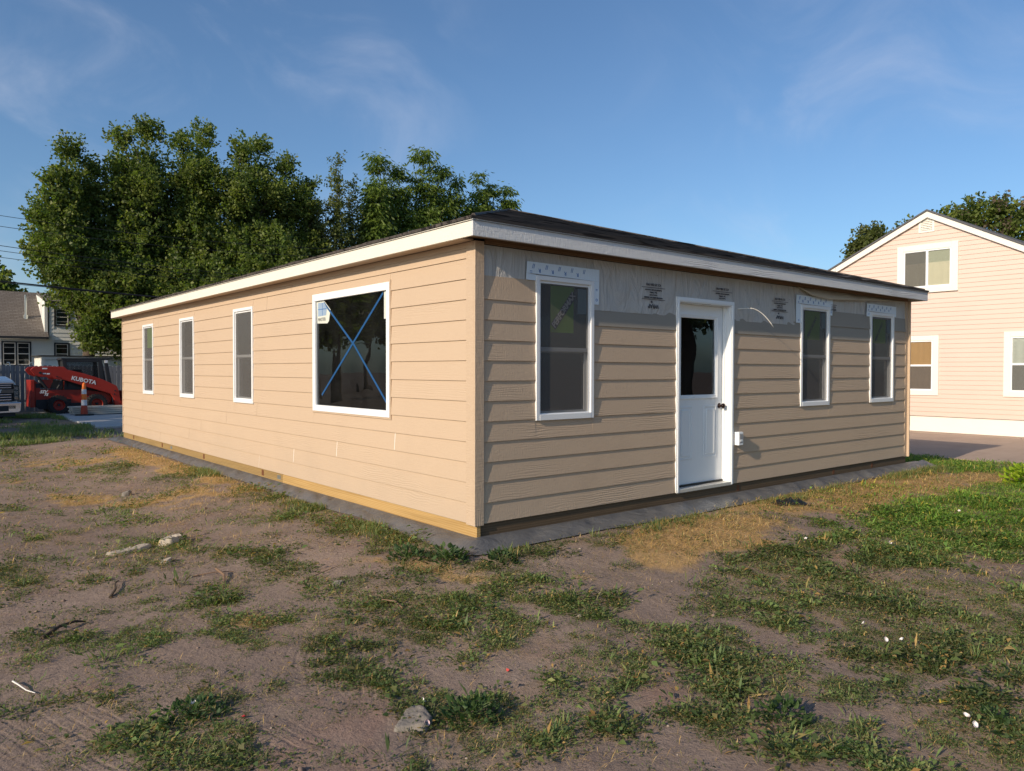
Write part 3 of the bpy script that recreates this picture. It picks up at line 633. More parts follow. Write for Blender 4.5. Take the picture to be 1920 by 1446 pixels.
# structural walls with real openings
def wall_boxes(fn, L, ops, z0, z1):
    mb = MB(); cuts = sorted(ops); prev = 0
    for (a, b, c, d) in cuts:
        fn(mb, prev, a, z0, z1)
        if c > z0: fn(mb, a, b, z0, c)
        fn(mb, a, b, d, z1); prev = b
    fn(mb, prev, L, z0, z1); return mb
lw = wall_boxes(lambda m, a, b, c, d: m.box(.0, .12, a, b, c, d), B_, [(a + .03, b - .03, WZ[0] + .03, WZ[1] - .03) for a, b in LWIN], 0, ZT)
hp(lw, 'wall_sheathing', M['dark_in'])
rw = wall_boxes(lambda m, a, b, c, d: m.box(a, b, .0, .12, c, d), A_ - .12, [(a + .03, b - .03, WZ[0] + .03, WZ[1] - .03) for a, b in RWIN] + [(DOOR[0] + .05, DOOR[1] - .05, 0, 2.09)], 0, ZT)
rw.v = [(x + .12 if x < .001 else x, y, z) for x, y, z in rw.v]
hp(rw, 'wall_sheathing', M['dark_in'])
ew = MB().box(A_ - .12, A_, .12, B_, 0, ZT); ew.box(.12, A_ - .12, B_ - .12, B_, 0, ZT)
ew.box(.12, A_ - .12, .12, B_ - .12, -.02, .0); ew.box(.12, A_ - .12, .12, B_ - .12, ZT - .01, ZT + .01)
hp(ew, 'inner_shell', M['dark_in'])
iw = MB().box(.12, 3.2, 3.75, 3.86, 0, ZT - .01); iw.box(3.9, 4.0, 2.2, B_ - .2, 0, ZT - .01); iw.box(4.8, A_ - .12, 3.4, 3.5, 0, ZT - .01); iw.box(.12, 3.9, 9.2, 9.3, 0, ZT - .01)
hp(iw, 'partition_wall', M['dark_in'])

# ---- lap siding, one board per piece
def lap_profile(out, zb, zt):
    """front bottom, front top, back top, back bottom as (outwards, z)"""
    return [(out + .0235, zb), (out + .0095, zt), (out + .0010, zt), (out + .0120, zb)]
def lap_left(spans, mat='lap_left'):
    mb = MB()
    for (y0, y1, zb, zt) in spans:
        zt = min(zt, 2.44)
        if y1 - y0 < .01: continue
        mb.prism(lap_profile(0, zb, zt), lambda u, v, w: (-u, w, v), y0, y1)
    hp(mb, 'siding_board', M[mat])
def lap_right(spans, mat='lap_right', out=0):
    mb = MB()
    for (x0, x1, zb, zt) in spans:
        mb.prism(lap_profile(out, zb, zt), lambda u, v, w: (w, -u, v), x0, x1)
    hp(mb, 'siding_board', M[mat])
joints = {0: [4.904, 9.76], 1: [3.763, 8.0, 11.2], 2: [2.587, 7.372], 3: [1.322, 6.177, 10.98], 4: [4.972, 9.567], 12: [4.6, 9.813], 13: [3.792, 8.64]}
caulked = [(1.322, 3), (2.587, 2), (3.763, 1), (4.904, 0)]
YL0, YL1 = .103, B_ - .045
for k in range(14):
    zb = k * E_; zt = zb + .2065
    brk = [YL0] + sorted(joints.get(k, [])) + [YL1]
    if 5 <= k <= 11:
        brk = [YL0, YL1]
        segs = []; p = YL0
        for a, b in LWIN: segs.append((p, a + .004)); p = b - .004
        segs.append((p, YL1))
        for a, b in segs: lap_left([(a, b, zb, zt)])
        continue
    for a, b in zip(brk[:-1], brk[1:]):
        a2 = a + (.0025 if a != YL0 else 0); b2 = b - (.0025 if b != YL1 else 0); sp = []
        if k in (4, 12):
            p = a2
            for c, d in LWIN:
                if d <= a2 or c >= b2: continue
                sp.append((p, max(c + .004, a2), zb, zt))
                if k == 4: sp.append((max(c + .004, a2), min(d - .004, b2), zb, WZ[0] + .01))
                else: sp.append((max(c + .004, a2), min(d - .004, b2), WZ[1] - .012, zt))
                p = min(d - .004, b2)
            sp.append((p, b2, zb, zt))
        else: sp = [(a2, b2, zb, zt)]
        lap_left(sp)
cm = MB()
for y, k in caulked: 
    c1 = MB().prism([(.0232, k * E_ + .004), (.0122, k * E_ + E_ - .004), (.004, k * E_ + E_ - .004), (.008, k * E_ + .004)], lambda u, v, w: (-u, w, v), y - .0045 if k else y - .002, y + .0045 if k else y + .002)
    hp(c1, 'caulk_joint', M['caulk'])
XR0, XR1 = .071, 8.435
for k in range(12):
    zb = k * E_; zt = zb + .2065
    sm_ = 'lap_right'
    if k <= 3:
        lap_right([(XR0, 2.717, zb, zt)]); lap_right([(3.783, XR1 if k % 2 else 6.62 + .4 * k, zb, zt)])
        if not k % 2: lap_right([(6.623 + .4 * k, XR1, zb, zt)])
    elif k == 4:
        lap_right([(XR0, RWIN[0][0] + .004, zb, zt), (RWIN[0][0] + .004, RWIN[0][1] - .004, zb, WZ[0] + .01), (RWIN[0][1] - .004, 2.717, zb, zt)])
        lap_right([(3.783, RWIN[1][0] + .004, zb, zt), (RWIN[1][0] + .004, RWIN[1][1] - .004, zb, WZ[0] + .01), (RWIN[1][1] - .004, RWIN[2][0] + .004, zb, zt),
                   (RWIN[2][0] + .004, RWIN[2][1] - .004, zb, WZ[0] + .01), (RWIN[2][1] - .004, XR1, zb, zt)])
    else:
        lap_right([(XR0, RWIN[0][0] + .004, zb, zt)])
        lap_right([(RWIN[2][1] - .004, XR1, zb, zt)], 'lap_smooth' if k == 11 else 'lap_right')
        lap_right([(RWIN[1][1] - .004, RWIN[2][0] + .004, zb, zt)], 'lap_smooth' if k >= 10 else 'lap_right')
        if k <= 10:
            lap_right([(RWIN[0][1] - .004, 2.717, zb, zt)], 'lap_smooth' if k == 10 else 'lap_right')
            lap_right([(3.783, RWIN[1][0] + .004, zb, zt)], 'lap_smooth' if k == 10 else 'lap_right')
# corner trim
hp(MB().box(-.030, 0, -.001, .101, -.012, 2.448), 'corner_board', M['trim'], bevel=.002)
hp(MB().box(-.030, .069, -.030, -.0012, -.014, 2.449), 'corner_board', M['trim'], bevel=.002)
hp(MB().box(8.437, A_ - .001, -.022, 0, -.01, 2.44), 'corner_board', M['trim'])
hp(MB().box(A_, A_ + .020, -.058, .09, -.012, 2.45), 'corner_board', M['trim'])
hp(MB().box(-.024, 0, B_ - .043, B_, -.005, 2.44), 'corner_board', M['trim'])
hp(MB().box(-.022, -.0, .1, B_ - .05, 2.40, 2.449), 'frieze_board', M['lap_left'])

# ---- house wrap with wrinkles, above the boards of the door side
def wrap_sheet(x0, x1, z0, z1, amp, seed, base=.0055, nx=None):
    nx = nx or int((x1 - x0) / .025); nz = 26; mb = MB()
    xs = np.linspace(x0, x1, nx + 1); zs = np.linspace(z0, z1, nz + 1); XX, ZZ = np.meshgrid(xs, zs)
    low = sstep(-ZZ, -2.25, -1.98)
    h = (fbm(XX * .55 + ZZ * 1.2, ZZ * 1.4, .22, 4, seed) - .25) * amp * (.35 + low) + low * np.abs(np.sin(XX * 5 + 7 * ZZ + 4 * fbm(XX, ZZ, .4, 2, 4))) * amp * .45
    V = np.stack([XX, -base - np.maximum(h, 0), ZZ], -1).reshape(-1, 3)
    i = np.arange((nx + 1) * (nz + 1)).reshape(nz + 1, nx + 1)
    F = np.stack([i[:-1, :-1], i[:-1, 1:], i[1:, 1:], i[1:, :-1]], -1).reshape(-1, 4)
    return V, F
def wrap(x0, x1, z0, z1, amp, seed):
    V, F = wrap_sheet(x0, x1, z0, z1, amp, seed)
    o = link('house_wrap', fast_mesh('house_wrap', V, F, [M['wrap']], None, True), None, house); o.matrix_parent_inverse = HM
wrap(.07, .668, 2.10, 2.425, .010, 1)
wrap(.668, 1.43, 2.215, 2.425, .008, 2)
wrap(1.43, 2.716, 1.93, 2.425, .016, 3)
wrap(2.716, 3.784, 2.13, 2.425, .010, 4)
wrap(3.784, 5.292, 1.93, 2.425, .012, 5)
wrap(5.292, 6.042, 2.215, 2.425, .010, 6)
wrap(6.042, 7.238, 2.06, 2.425, .012, 7)
wrap(7.238, 8.437, 2.12, 2.425, .012, 8)
# the loose upper edge that has folded down at the far end
xs = np.linspace(5.18, 8.45, 70); t = np.linspace(0, 1, 9)
ctl = np.interp(xs, [5.17, 5.3, 5.51, 5.93, 6.76, 7.77, 8.45], [2.425, 2.385, 2.33, 2.305, 2.345, 2.395, 2.425])
XX, TT = np.meshgrid(xs, t); ZZ = 2.432 + (ctl[None] - 2.432) * TT
YY = -.014 - .055 * np.sin(TT * math.pi * .60) * np.minimum(1, (2.45 - ctl[None]) / .06) - .006 * np.sin(XX * 9)
i = np.arange(XX.size).reshape(XX.shape); F = np.stack([i[:-1, :-1], i[:-1, 1:], i[1:, 1:], i[1:, :-1]], -1).reshape(-1, 4)
o = link('loose_wrap_edge', fast_mesh('loose_wrap_edge', np.stack([XX, YY, ZZ], -1).reshape(-1, 3), F, [M['flap']], None, True), None, house); o.matrix_parent_inverse = HM
o['label'] = 'sagging cream edge of house wrap under the eave'
# print on the wrap: upside down
def wall_text(body, size, x, z, mat, parent=None, flip=True, out=.024, name='printed_lettering', angle=0, **k):
    Mx = Matrix.Translation((x, -out, z)) @ Matrix.Rotation(angle, 4, 'Y') @ Matrix.Rotation(R(90), 4, 'X') @ (Matrix.Rotation(math.pi, 4, 'Z') if flip else Matrix.Identity(4))
    o = text(body, size, Mx, mat, parent or house, name, **k)
    if parent is None: o.matrix_parent_inverse = HM
    return o
def print_block(x, ztop, full=True, cut=0, s=1.0):
    """upside-down print: last line of the block is at the top"""
    ink = M['ink_black']; o_ = .0215
    rows = [('ICC ES ESR-1993', .034, .0), ('-', 0, .033), ('Residential and Light Commercial', .0195, .058), ('Type 1 Building', .0195, .085), ('Tested to E 2178', .018, .110)]
    if full: rows += [('WEATHER RESISTANT BARRIER', .0215, .137), ('-', 0, .157), ('SB', .03, .181), ('WRAP', .062, .228)]
    for body, sz, dz in rows[cut:]:
        if body == '-':
            b = MB().box(x - .19 * s, x + .19 * s, -o_ - .001, -o_, ztop - dz - .0025, ztop - dz + .0025); hp(b, 'printed_rule', ink)
        else: wall_text(body, sz, x + (-.03 if body == 'SB' else 0), ztop - dz, ink, out=o_, bold=.0008)
print_block(2.33, 2.245); print_block(3.56, 2.285, False); print_block(4.79, 2.245); 
for body, sz, dz in (('-', 0, .10), ('Tested to E 2178', .018, .11), ('WRAP', .055, .145)):
    if body == '-': hp(MB().box(6.07, 6.24, -.0225, -.0215, 2.243, 2.248), 'printed_rule', M['ink_black'])
    else: wall_text(body, sz, 6.15, 2.33 - dz, M['ink_black'], out=.0215, bold=.0008)

g_ = random.Random(12)
for _ in range(26):
    x_, z_ = g_.uniform(.15, 8.3), g_.uniform(2.12, 2.40)
    if not any(a - .14 < x_ < b + .12 for a, b in RWIN + [(2.7, 3.8)]): hp(MB().box(x_, x_ + .014, -.0235, -.020, z_, z_ + .003), 'staple', M['ink_black'])
# ---- windows
def hung_window(a, b, z0, z1, side, label, sticker=None, tape=False):
    """single-hung vinyl window; side 'L' lies in x=0, 'R' in y=0"""
    if side == 'L': fn = lambda u, w, z: (-w, u, z)
    else: fn = lambda u, w, z: (u, -w, z)
    def bx(mb, u0, u1, w0, w1, za, zb):
        p, q = fn(u0, w0, za), fn(u1, w1, zb)
        mb.box(min(p[0], q[0]), max(p[0], q[0]), min(p[1], q[1]), max(p[1], q[1]), za, zb)
    fr = MB(); F_ = .042
    bx(fr, a, a + F_, -.06, .034, z0, z1); bx(fr, b - F_, b, -.06, .034, z0, z1)
    bx(fr, a + F_, b - F_, -.06, .033, z1 - F_, z1); bx(fr, a + F_, b - F_, -.06, .036, z0, z0 + .055)
    bx(fr, a + F_, a + F_ + .014, -.05, .012, z0 + .055, z1 - F_); bx(fr, b - F_ - .014, b - F_, -.05, .012, z0 + .055, z1 - F_); bx(fr, a + F_ + .014, b - F_ - .014, -.05, .012, z1 - F_ - .014, z1 - F_)
    win = hp(fr, 'window', M['vinyl'], bevel=.003); win['label'] = label
    ia, ib, i0, i1 = a + F_ + .014, b - F_ - .014, z0 + .055, z1 - F_ - .014; zm = z0 + (z1 - z0) * .495
    up = MB(); s = .028
    bx(up, ia, ib, -.012, .008, zm - .018, zm + .018); bx(up, ia, ia + .012, -.012, .002, zm + .018, i1); bx(up, ib - .012, ib, -.012, .002, zm + .018, i1); bx(up, ia + .012, ib - .012, -.012, .002, i1 - .014, i1)
    hp(up, 'upper_sash', M['vinyl'], win)
    lo = MB()
    bx(lo, ia, ia + s, -.044, -.02, i0, zm); bx(lo, ib - s, ib, -.044, -.02, i0, zm); bx(lo, ia + s, ib - s, -.044, -.02, i0, i0 + s); bx(lo, ia + s, ib - s, -.044, -.02, zm - .03, zm)
    hp(lo, 'lower_sash', M['vinyl'], win)
    g = MB(); bx(g, ia + .012, ib - .012, -.010, -.006, zm + .018, i1 - .014); hp(g, 'glass_pane', M['glass'], win)
    g = MB(); bx(g, ia + s, ib - s, -.036, -.032, i0 + s, zm - .03); hp(g, 'glass_pane', M['glass'], win)
    sf = MB(); q = .009; w0, w1 = .009, .015
    bx(sf, ia, ia + q, w0, w1, i0, i1); bx(sf, ib - q, ib, w0, w1, i0, i1); bx(sf, ia + q, ib - q, w0, w1, i0, i0 + q); bx(sf, ia + q, ib - q, w0, w1, i1 - q, i1)
    hp(sf, 'screen_frame', M['vinyl'], win)
    sn = MB(); pts = [fn(ia + q, .012, i0 + q), fn(ib - q, .012, i0 + q), fn(ib - q, .012, i1 - q), fn(ia + q, .012, i1 - q)]; sn.quad(*pts)
    hp(sn, 'insect_screen', M['screen'], win)
    if sticker:
        w_in = -.013 - .003; u0 = a + .205; gz = i1 - .02
        def fl(pts2, w_, mat, nm, th=.0015):
            mb = MB().prism(pts2, lambda u, v, w: fn(u, w, v), w_ - th, w_); return hp(mb, nm, mat, win)
        # stickers are on the room side of the glass just behind the pane
        if sticker == 'full':
            fl([(u0, gz), (u0, i1 - .46), (u0 + .30, i1 - .46), (u0 + .30, gz)], -.003, M['sticker_green'], 'sticker')
            c = (a + .375, i1 - .245); an = R(50)
            hw, hh = .215, .038
            rp = [(c[0] + x * math.cos(an) - y * math.sin(an), c[1] + x * math.sin(an) + y * math.cos(an)) for x, y in ((-hw, -hh), (hw, -hh), (hw, hh), (-hw, hh))]
            fl(rp, -.001, M['sticker_navy'], 'sticker_banner')
            wall_text('PERFORMAX', .082, c[0], c[1], M['sticker_grey'], win, False, .000, 'sticker_lettering', -an, bold=.002, spacing=.86)
            fl([(ib - .14, i1 - .03), (ib - .14, i1 - .27), (ib - .02, i1 - .27), (ib - .02, i1 - .03)], -.001, M['sticker_teal'], 'sticker')
        else:
            fl([(a + .15, gz), (a + .15, i1 - .40), (b - .22, i1 - .40), (b - .22, gz)], -.003, M['sticker_green'], 'sticker')
            if side == 'R':
                wall_text('PERFORMAX', .07, a + .33, i1 - .23, M['sticker_navy'], win, False, .000, 'sticker_lettering', -R(52), spacing=.86)
                fl([(ib - .12, i1 - .03), (ib - .12, i1 - .24), (ib - .02, i1 - .24), (ib - .02, i1 - .03)], -.001, M['sticker_teal'], 'sticker')
    if tape and side == 'R':
        tops, lz, rz = tape
        def strip(pts3, seed):
            mb = MB().prism(pts3, lambda u, v, w: (u, -w, v), .0205, .0222); return hp(mb, 'flashing_tape', M['tape'])
        strip([(a - .115, z1 + .012), (b + .078, z1 + .002), (b + .080, z1 + .118), (a - .108, z1 + .118)], 0)
        strip([(a - .118, lz), (a + .002, lz), (a + .002, z1 + .0018), (a - .116, z1 + .011)], 1)
        strip([(b - .002, rz), (b + .074, rz), (b + .077, z1 + .0008), (b - .002, z1 + .0012)], 2)
        n = 5 if tops == 1 else 6
        for q in range(n):
            u = a - .03 + q * (b - a + .06) / n
            wall_text('//', .058, u, z1 + .082, M['ink_blue'], None, True, .0226, shear=0, bold=.001)
            if q < n - 1: wall_text('R', .05, u + .075, z1 + .045, M['ink_blue'], None, True, .0226, bold=.0008)
        for q, zz in enumerate(np.arange(rz + .04, z1 - .02, .105)):
            wall_text('=' if q % 2 else 'o', .06, b + .042, float(zz), M['ink_blue'], None, True, .0226)
        wall_text('=', .06, a - .06, z1 - .0 + .03, M['ink_blue'], None, True, .0226)
        if lz < z1 - .06: wall_text('o', .055, a - .05, lz + .03, M['ink_blue'], None, True, .0226)
    return win
hung_window(*LWIN[1], *WZ, 'L', 'narrow white window beside the big taped window')
hung_window(*LWIN[2], *WZ, 'L', 'middle narrow white window of the sunlit side')
hung_window(*LWIN[3], *WZ, 'L', 'narrow white window nearest the far corner', 'part')
hung_window(*RWIN[0], WZ[0] + .005, 2.21, 'R', 'white window with large sticker next to the corner', 'full', (1, 2.16, 1.985))
hung_window(*RWIN[1], WZ[0] + .005, 2.21, 'R', 'white window between the door and the last window', 'part', (2, 1.965, 2.10))
hung_window(*RWIN[2], WZ[0] + .005, 2.21, 'R', 'white window nearest the far end of the door side', 'part', (2, 2.14, 2.17))
# picture window
a, b = LWIN[0]; z0, z1 = .857, 2.225
fr = MB(); F_ = .05
fr.box(-.034, .06, a, a + F_, z0, z1); fr.box(-.034, .06, b - F_, b, z0, z1); fr.box(-.033, .06, a + F_, b - F_, z1 - .08, z1); fr.box(-.035, .06, a + F_, b - F_, z0, z0 + .07)
pw = hp(fr, 'window', M['vinyl'], bevel=.003); pw['label'] = 'big square picture window crossed with blue tape'
q = MB().box(-.037, -.0336, a + F_ - .004, b - F_ + .004, z1 - .040, z1 - .036); hp(q, 'frame_bead', M['notch'], pw) if False else None
g = MB().box(-.004, .0, a + F_, b - F_, z0 + .07, z1 - .08); hp(g, 'glass_pane', M['glass_dark'], pw)
bd = MB(); c = .018
bd.box(-.028, -.004, a + F_, a + F_ + c, z0 + .07, z1 - .08); bd.box(-.028, -.004, b - F_ - c, b - F_, z0 + .07, z1 - .08)
hp(bd, 'glazing_bead', M['vinyl'], pw)
tr = MB(); tr.box(-.027, -.0, a - .018, a - .001, z0 - .02, z1 + .02); tr.box(-.027, 0, b + .001, b + .014, z0 - .02, z1 + .016); tr.box(-.026, 0, a - .001, b + .001, z1 + .001, z1 + .016); tr.box(-.026, 0, a - .001, b + .001, z0 - .018, z0 - .001)
hp(tr, 'window_trim', M['trim'], pw)
def tape_strip(p, q, w, out, mat, nm):
    (ya, za), (yb, zb) = p, q; d = Vector((yb - ya, zb - za)).normalized(); n = Vector((-d.y, d.x)) * w / 2
    mb = MB().prism([(ya + n.x, za + n.y), (ya - n.x, za - n.y), (yb - n.x, zb - n.y), (yb + n.x, zb + n.y)], lambda u, v, t: (-t, u, v), out, out + .0012)
    hp(mb, nm, mat, pw)
tape_strip((2.93, 2.12), (2.18, 1.60), .026, .0046, M['blue_tape'], 'blue_tape'); tape_strip((2.20, 1.615), (1.49, .995), .026, .0047, M['blue_tape'], 'blue_tape')
tape_strip((1.57, 2.125), (2.985, 1.045), .026, .0060, M['blue_tape'], 'blue_tape')
st = MB().prism([(3.11, 2.14), (2.93, 2.145), (2.76, 2.03), (2.80, 1.90), (2.84, 1.875), (3.10, 1.885)], lambda u, v, t: (-t, u, v), .0042, .0052); hp(st, 'sticker', M['sticker'], pw)
st = MB().prism([(3.08, 2.125), (2.92, 2.12), (2.85, 2.05), (2.87, 1.97), (3.08, 1.965)], lambda u, v, t: (-t, u, v), .0054, .0060); hp(st, 'sticker_print', mat_simple('pale_blue_print', (.28, .38, .52), .5), pw)
lm = lambda y, z: Matrix.Translation((-.0064, y, z)) @ Matrix.Rotation(R(-90), 4, 'Z') @ Matrix.Rotation(R(90), 4, 'X')
text('MASTER', .055, lm(2.98, 1.925), M['ink_black'], pw, 'sticker_lettering')
for s0 in ((2.96, 2.965, 1.97, 2.12), ):
    hp(MB().box(-.0068, -.0061, s0[0], s0[0] + .008, s0[2], s0[3]), 'sticker_line', M['ink_blue'], pw)
hp(MB().box(-.0068, -.0061, 2.86, 3.08, 2.042, 2.050), 'sticker_line', M['ink_blue'], pw)
st = MB().box(-.0052, -.0042, 1.475, 1.552, 1.86, 2.14); hp(st, 'sticker', M['sticker'], pw)

# ---- the door
cs = MB(); w_ = .052
x0, x1, zt = DOOR[0], DOOR[1], DOOR[3]
for u0, u1, o1 in ((0, .018, .032), (.018, .040, .038), (.040, w_, .030)):
    cs.box(x0 + u0, x0 + u1, -o1, -.0, -.0, zt - u0); cs.box(x1 - u1, x1 - u0, -o1, -.0, -.0, zt - u0)
    cs.box(x0 + u1, x1 - u1, -o1 + .0002, -.0, zt - u1, zt - u0)
dfr = hp(cs, 'door_frame', M['doorwhite'])
jb = MB(); jb.box(x0 + w_ - .012, x0 + w_ + .006, 0, .165, .03, zt - w_); jb.box(x1 - w_ - .006, x1 - w_ + .012, 0, .165, .03, zt - w_); jb.box(x0 + w_ + .006, x1 - w_ - .006, 0, .165, zt - w_ - .006, zt - w_ + .012)
jb.box(x0 + w_ + .006, x0 + w_ + .022, .052, .075, .03, zt - w_ - .006); jb.box(x1 - w_ - .022, x1 - w_ - .006, .052, .075, .03, zt - w_ - .006)
hp(jb, 'door_jamb', M['doorwhite'], dfr)
hp(MB().box(x0 + .012, x1 - .012, -.034, .16, -.012, .03), 'threshold', mat_simple('pale_aluminium', (.62, .60, .56), .35, .3), dfr, bevel=.006)
hp(MB().box(x0 + w_ + .004, x1 - w_ - .004, .06, .085, .0305, .052), 'door_sweep', M['black'], dfr)
dx0, dx1, dz0, dz1 = x0 + w_ + .008, x1 - w_ - .008, .05, zt - w_ - .009; yd = .085
gx0, gx1, gz0, gz1 = dx0 + .155, dx1 - .155, 1.06, 1.935
sl = MB()
sl.box(dx0, gx0, yd, yd + .044, dz0, dz1); sl.box(gx1, dx1, yd, yd + .044, dz0, dz1); sl.box(gx0, gx1, yd, yd + .044, dz0, gz0); sl.box(gx0, gx1, yd, yd + .044, gz1, dz1)
door = hp(sl, 'door', M['doorwhite']); door['label'] = 'white half-glazed entry door'
lf = MB(); e = .045
for o1, i in ((.016, 0), (.009, .018)):
    i2 = i + (.018 if i == 0 else .022)
    lf.box(gx0 - e + i, gx0 - e + i2, yd - o1, yd, gz0 - e + i, gz1 + e - i); lf.box(gx1 + e - i2, gx1 + e - i, yd - o1, yd, gz0 - e + i, gz1 + e - i)
    lf.box(gx0 - e + i2, gx1 + e - i2, yd - o1 + .0002, yd, gz1 + e - i2, gz1 + e - i); lf.box(gx0 - e + i2, gx1 + e - i2, yd - o1 + .0002, yd, gz0 - e + i, gz0 - e + i2)
hp(lf, 'glass_surround', M['doorwhite'], door, bevel=.003)
hp(MB().box(gx0, gx1, yd + .012, yd + .018, gz0, gz1), 'glass_pane', M['glass'], door)
hp(MB().prism([(gx0 + .03, 1.72), (gx0 + .10, 1.66), (gx0 + .20, 1.70), (gx0 + .25, 1.80), (gx0 + .12, 1.86), (gx0 + .10, 1.78)], lambda u, v, w: (u, w, v), yd + .0205, yd + .022), 'sticker', M['sticker_teal'], door)
for px0, px1 in ((dx0 + .125, dx0 + .365), (dx1 - .365, dx1 - .125)):
    pm = MB(); za, zb = .33, .93; s = .014
    for i_, o1 in ((0, .007), (.040, .012)):
        pm.box(px0 + i_, px0 + i_ + s, yd - o1, yd, za + i_, zb - i_); pm.box(px1 - i_ - s, px1 - i_, yd - o1, yd, za + i_, zb - i_)
        pm.box(px0 + i_ + s, px1 - i_ - s, yd - o1, yd, za + i_, za + i_ + s); pm.box(px0 + i_ + s, px1 - i_ - s, yd - o1, yd, zb - i_ - s, zb - i_)
    pm.box(px0 + .054, px1 - .054, yd - .010, yd, za + .054, zb - .054)
    hp(pm, 'door_panel', M['doorwhite'], door, bevel=.002)
kx, kz = dx1 - .065, .925
kb = MB().lathe([(.0001, 0), (.032, .0), (.032, .006), (.014, .012), (.012, .034), (.026, .045), (.030, .060), (.024, .074), (.0001, .078)], lambda h, a_, b_: (kx + a_, yd - h, kz + b_), 20)
hp(kb, 'door_knob', M['bronze'], door, smooth=True)

# ---- outlet box, cable stub
ob = MB().box(3.815, 3.905, -.088, -.012, .455, .612); oo = hp(ob, 'outlet_box', M['doorwhite'], bevel=.006)
hp(MB().box(3.832, 3.888, -.0895, -.0882, .480, .588), 'outlet_cover', mat_simple('grey_cover', (.30, .30, .31), .4), oo)
hp(MB().box(3.838, 3.882, -.092, -.0897, .50, .525), 'outlet_cover_latch', M['doorwhite'], oo)
cp = [(3.88, -.012, 2.072), (3.94, -.05, 2.078), (4.0, -.11, 2.082)]
for t_ in np.linspace(0, 1, 9): cp.append((4.0 + .30 * t_, -.11 - .12 * t_, 2.082 - .02 * t_ - .20 * t_ ** 2))
hp(MB().tube(cp, .0055, 8), 'cable_stub', M['cable'], smooth=True)

# ---- rim boards, plates, dark boxes standing in for notch holes
hp(MB().box(-.002, .036, -.022, 4.146, -.124, -.002), 'rim_board', M['pine'])
hp(MB().box(-.002, .036, 4.150, B_, -.124, -.002), 'rim_board', M['pine_old'])
hp(MB().box(.036, A_, -.006, .03, -.125, -.003), 'rim_board', M['pine_x'])
for y in (11.783, 9.678, 7.288, 4.811): hp(MB().box(-.0045, -.002, y - .035, y + .035, -.095, -.020), 'notch_patch', M['notch'])
for y in (9.10, 4.262): hp(MB().box(-.0045, -.002, y - .06, y + .05, -.085, -.03), 'metal_plate', M['galv'])
for x in (3.9, 6.2, 7.35): hp(MB().box(x, x + .05, -.0085, -.0062, -.10, -.03), 'notch_patch', M['notch'])
# dark ground under the house
hp(MB().box(.04, A_ - .02, .04, B_ - .02, -.125, -.02), 'floor_frame', M['pine_x'])

# ---- black plastic skirt around the foot
def skirt(path, seed, name):
    """path: list of (base point, outward unit, width)"""
    prof = np.linspace(0, 1, 13); V = []; nP = len(path)
    for i, (bp, o_, w) in enumerate(path):
        for j, t in enumerate(prof):
            px, py = bp[0] + o_[0] * (.012 + w * t), bp[1] + o_[1] * (.012 + w * t)
            gz = float(ground_z(px, py)) + .012
            z = -.112 + (-.118 - -.112) * t
            hump = (gz + .112) * (t ** 1.25)
            fr_ = .5 + .5 * math.sin(i * .9 + 3 * vnoise(i * .1, seed, 1.0, seed))
            along = (bp[0] * abs(o_[1]) + bp[1] * abs(o_[0]))
            kk_ = 1 + 1.3 * float(sstep(bp[0], 3.5, 5.5)); wr = (float(fbm(np.array([along + t * .35]), np.array([t * .12]), .15, 3, seed)[0]) - .5) * .055 * kk_ * math.sin(math.pi * min(1, t * 1.05)) ** .7
            V.append((px, py, -.112 + hump + wr + .008 * math.sin(math.pi * t)))
    V = np.array(V); i = np.arange(nP * 13).reshape(nP, 13)
    F = np.stack([i[:-1, :-1], i[:-1, 1:], i[1:, 1:], i[1:, :-1]], -1).reshape(-1, 4)
    o = link(name, fast_mesh(name, V, F, [M['tarp']], None, True), None, house); o.matrix_parent_inverse = HM; return o
def wdt(s, seed): return .26 + .14 * float(fbm(np.array([s]), np.array([0.0]), .9, 3, seed)[0]) 
pth = [((0.0, y), (-1, 0), wdt(y, 3) * (.72 if y > 1 else .72 + .28 * (1 - y))) for y in np.arange(12.9, .02, -.06)]
for a_ in np.linspace(0, math.pi / 2, 14): pth.append(((0.0, 0.0), (-math.cos(a_), -math.sin(a_)), .33 + .10 * math.sin(2 * a_)))
pth += [((x, -.0), (0, -1), wdt(x, 9) + .04) for x in np.arange(.04, 8.9, .06)]
skirt(pth, 5, 'plastic_skirt')

# ---- roof, fascia, soffit
zf0, zf1 = 2.445, 2.588
X0, X1, Y0, Y1 = -OV, A_ + .22, -OV - .025, B_ + .15
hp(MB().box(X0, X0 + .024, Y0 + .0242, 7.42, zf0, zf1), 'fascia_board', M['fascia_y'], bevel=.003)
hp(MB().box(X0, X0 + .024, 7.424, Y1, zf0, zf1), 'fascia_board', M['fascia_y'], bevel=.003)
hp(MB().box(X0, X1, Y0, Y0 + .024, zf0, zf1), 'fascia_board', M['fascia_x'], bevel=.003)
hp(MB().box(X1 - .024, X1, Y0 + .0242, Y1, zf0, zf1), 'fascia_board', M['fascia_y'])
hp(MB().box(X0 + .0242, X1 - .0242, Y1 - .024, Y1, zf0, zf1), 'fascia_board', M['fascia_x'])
hp(MB().box(X0 + .0245, -.0262, .0, Y1 - .025, 2.452, 2.466), 'soffit_panel', M['lap_left'])
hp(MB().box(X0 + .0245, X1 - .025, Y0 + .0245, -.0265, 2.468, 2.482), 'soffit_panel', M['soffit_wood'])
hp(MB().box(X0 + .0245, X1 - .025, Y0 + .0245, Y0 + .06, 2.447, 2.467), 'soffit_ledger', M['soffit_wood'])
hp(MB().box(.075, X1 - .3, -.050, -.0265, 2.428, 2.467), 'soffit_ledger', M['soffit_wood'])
apx = (4.26, 4.73, 4.055); apy = (4.26, B_ - 4.6, 4.055)
zr = 2.592; e0 = -.012
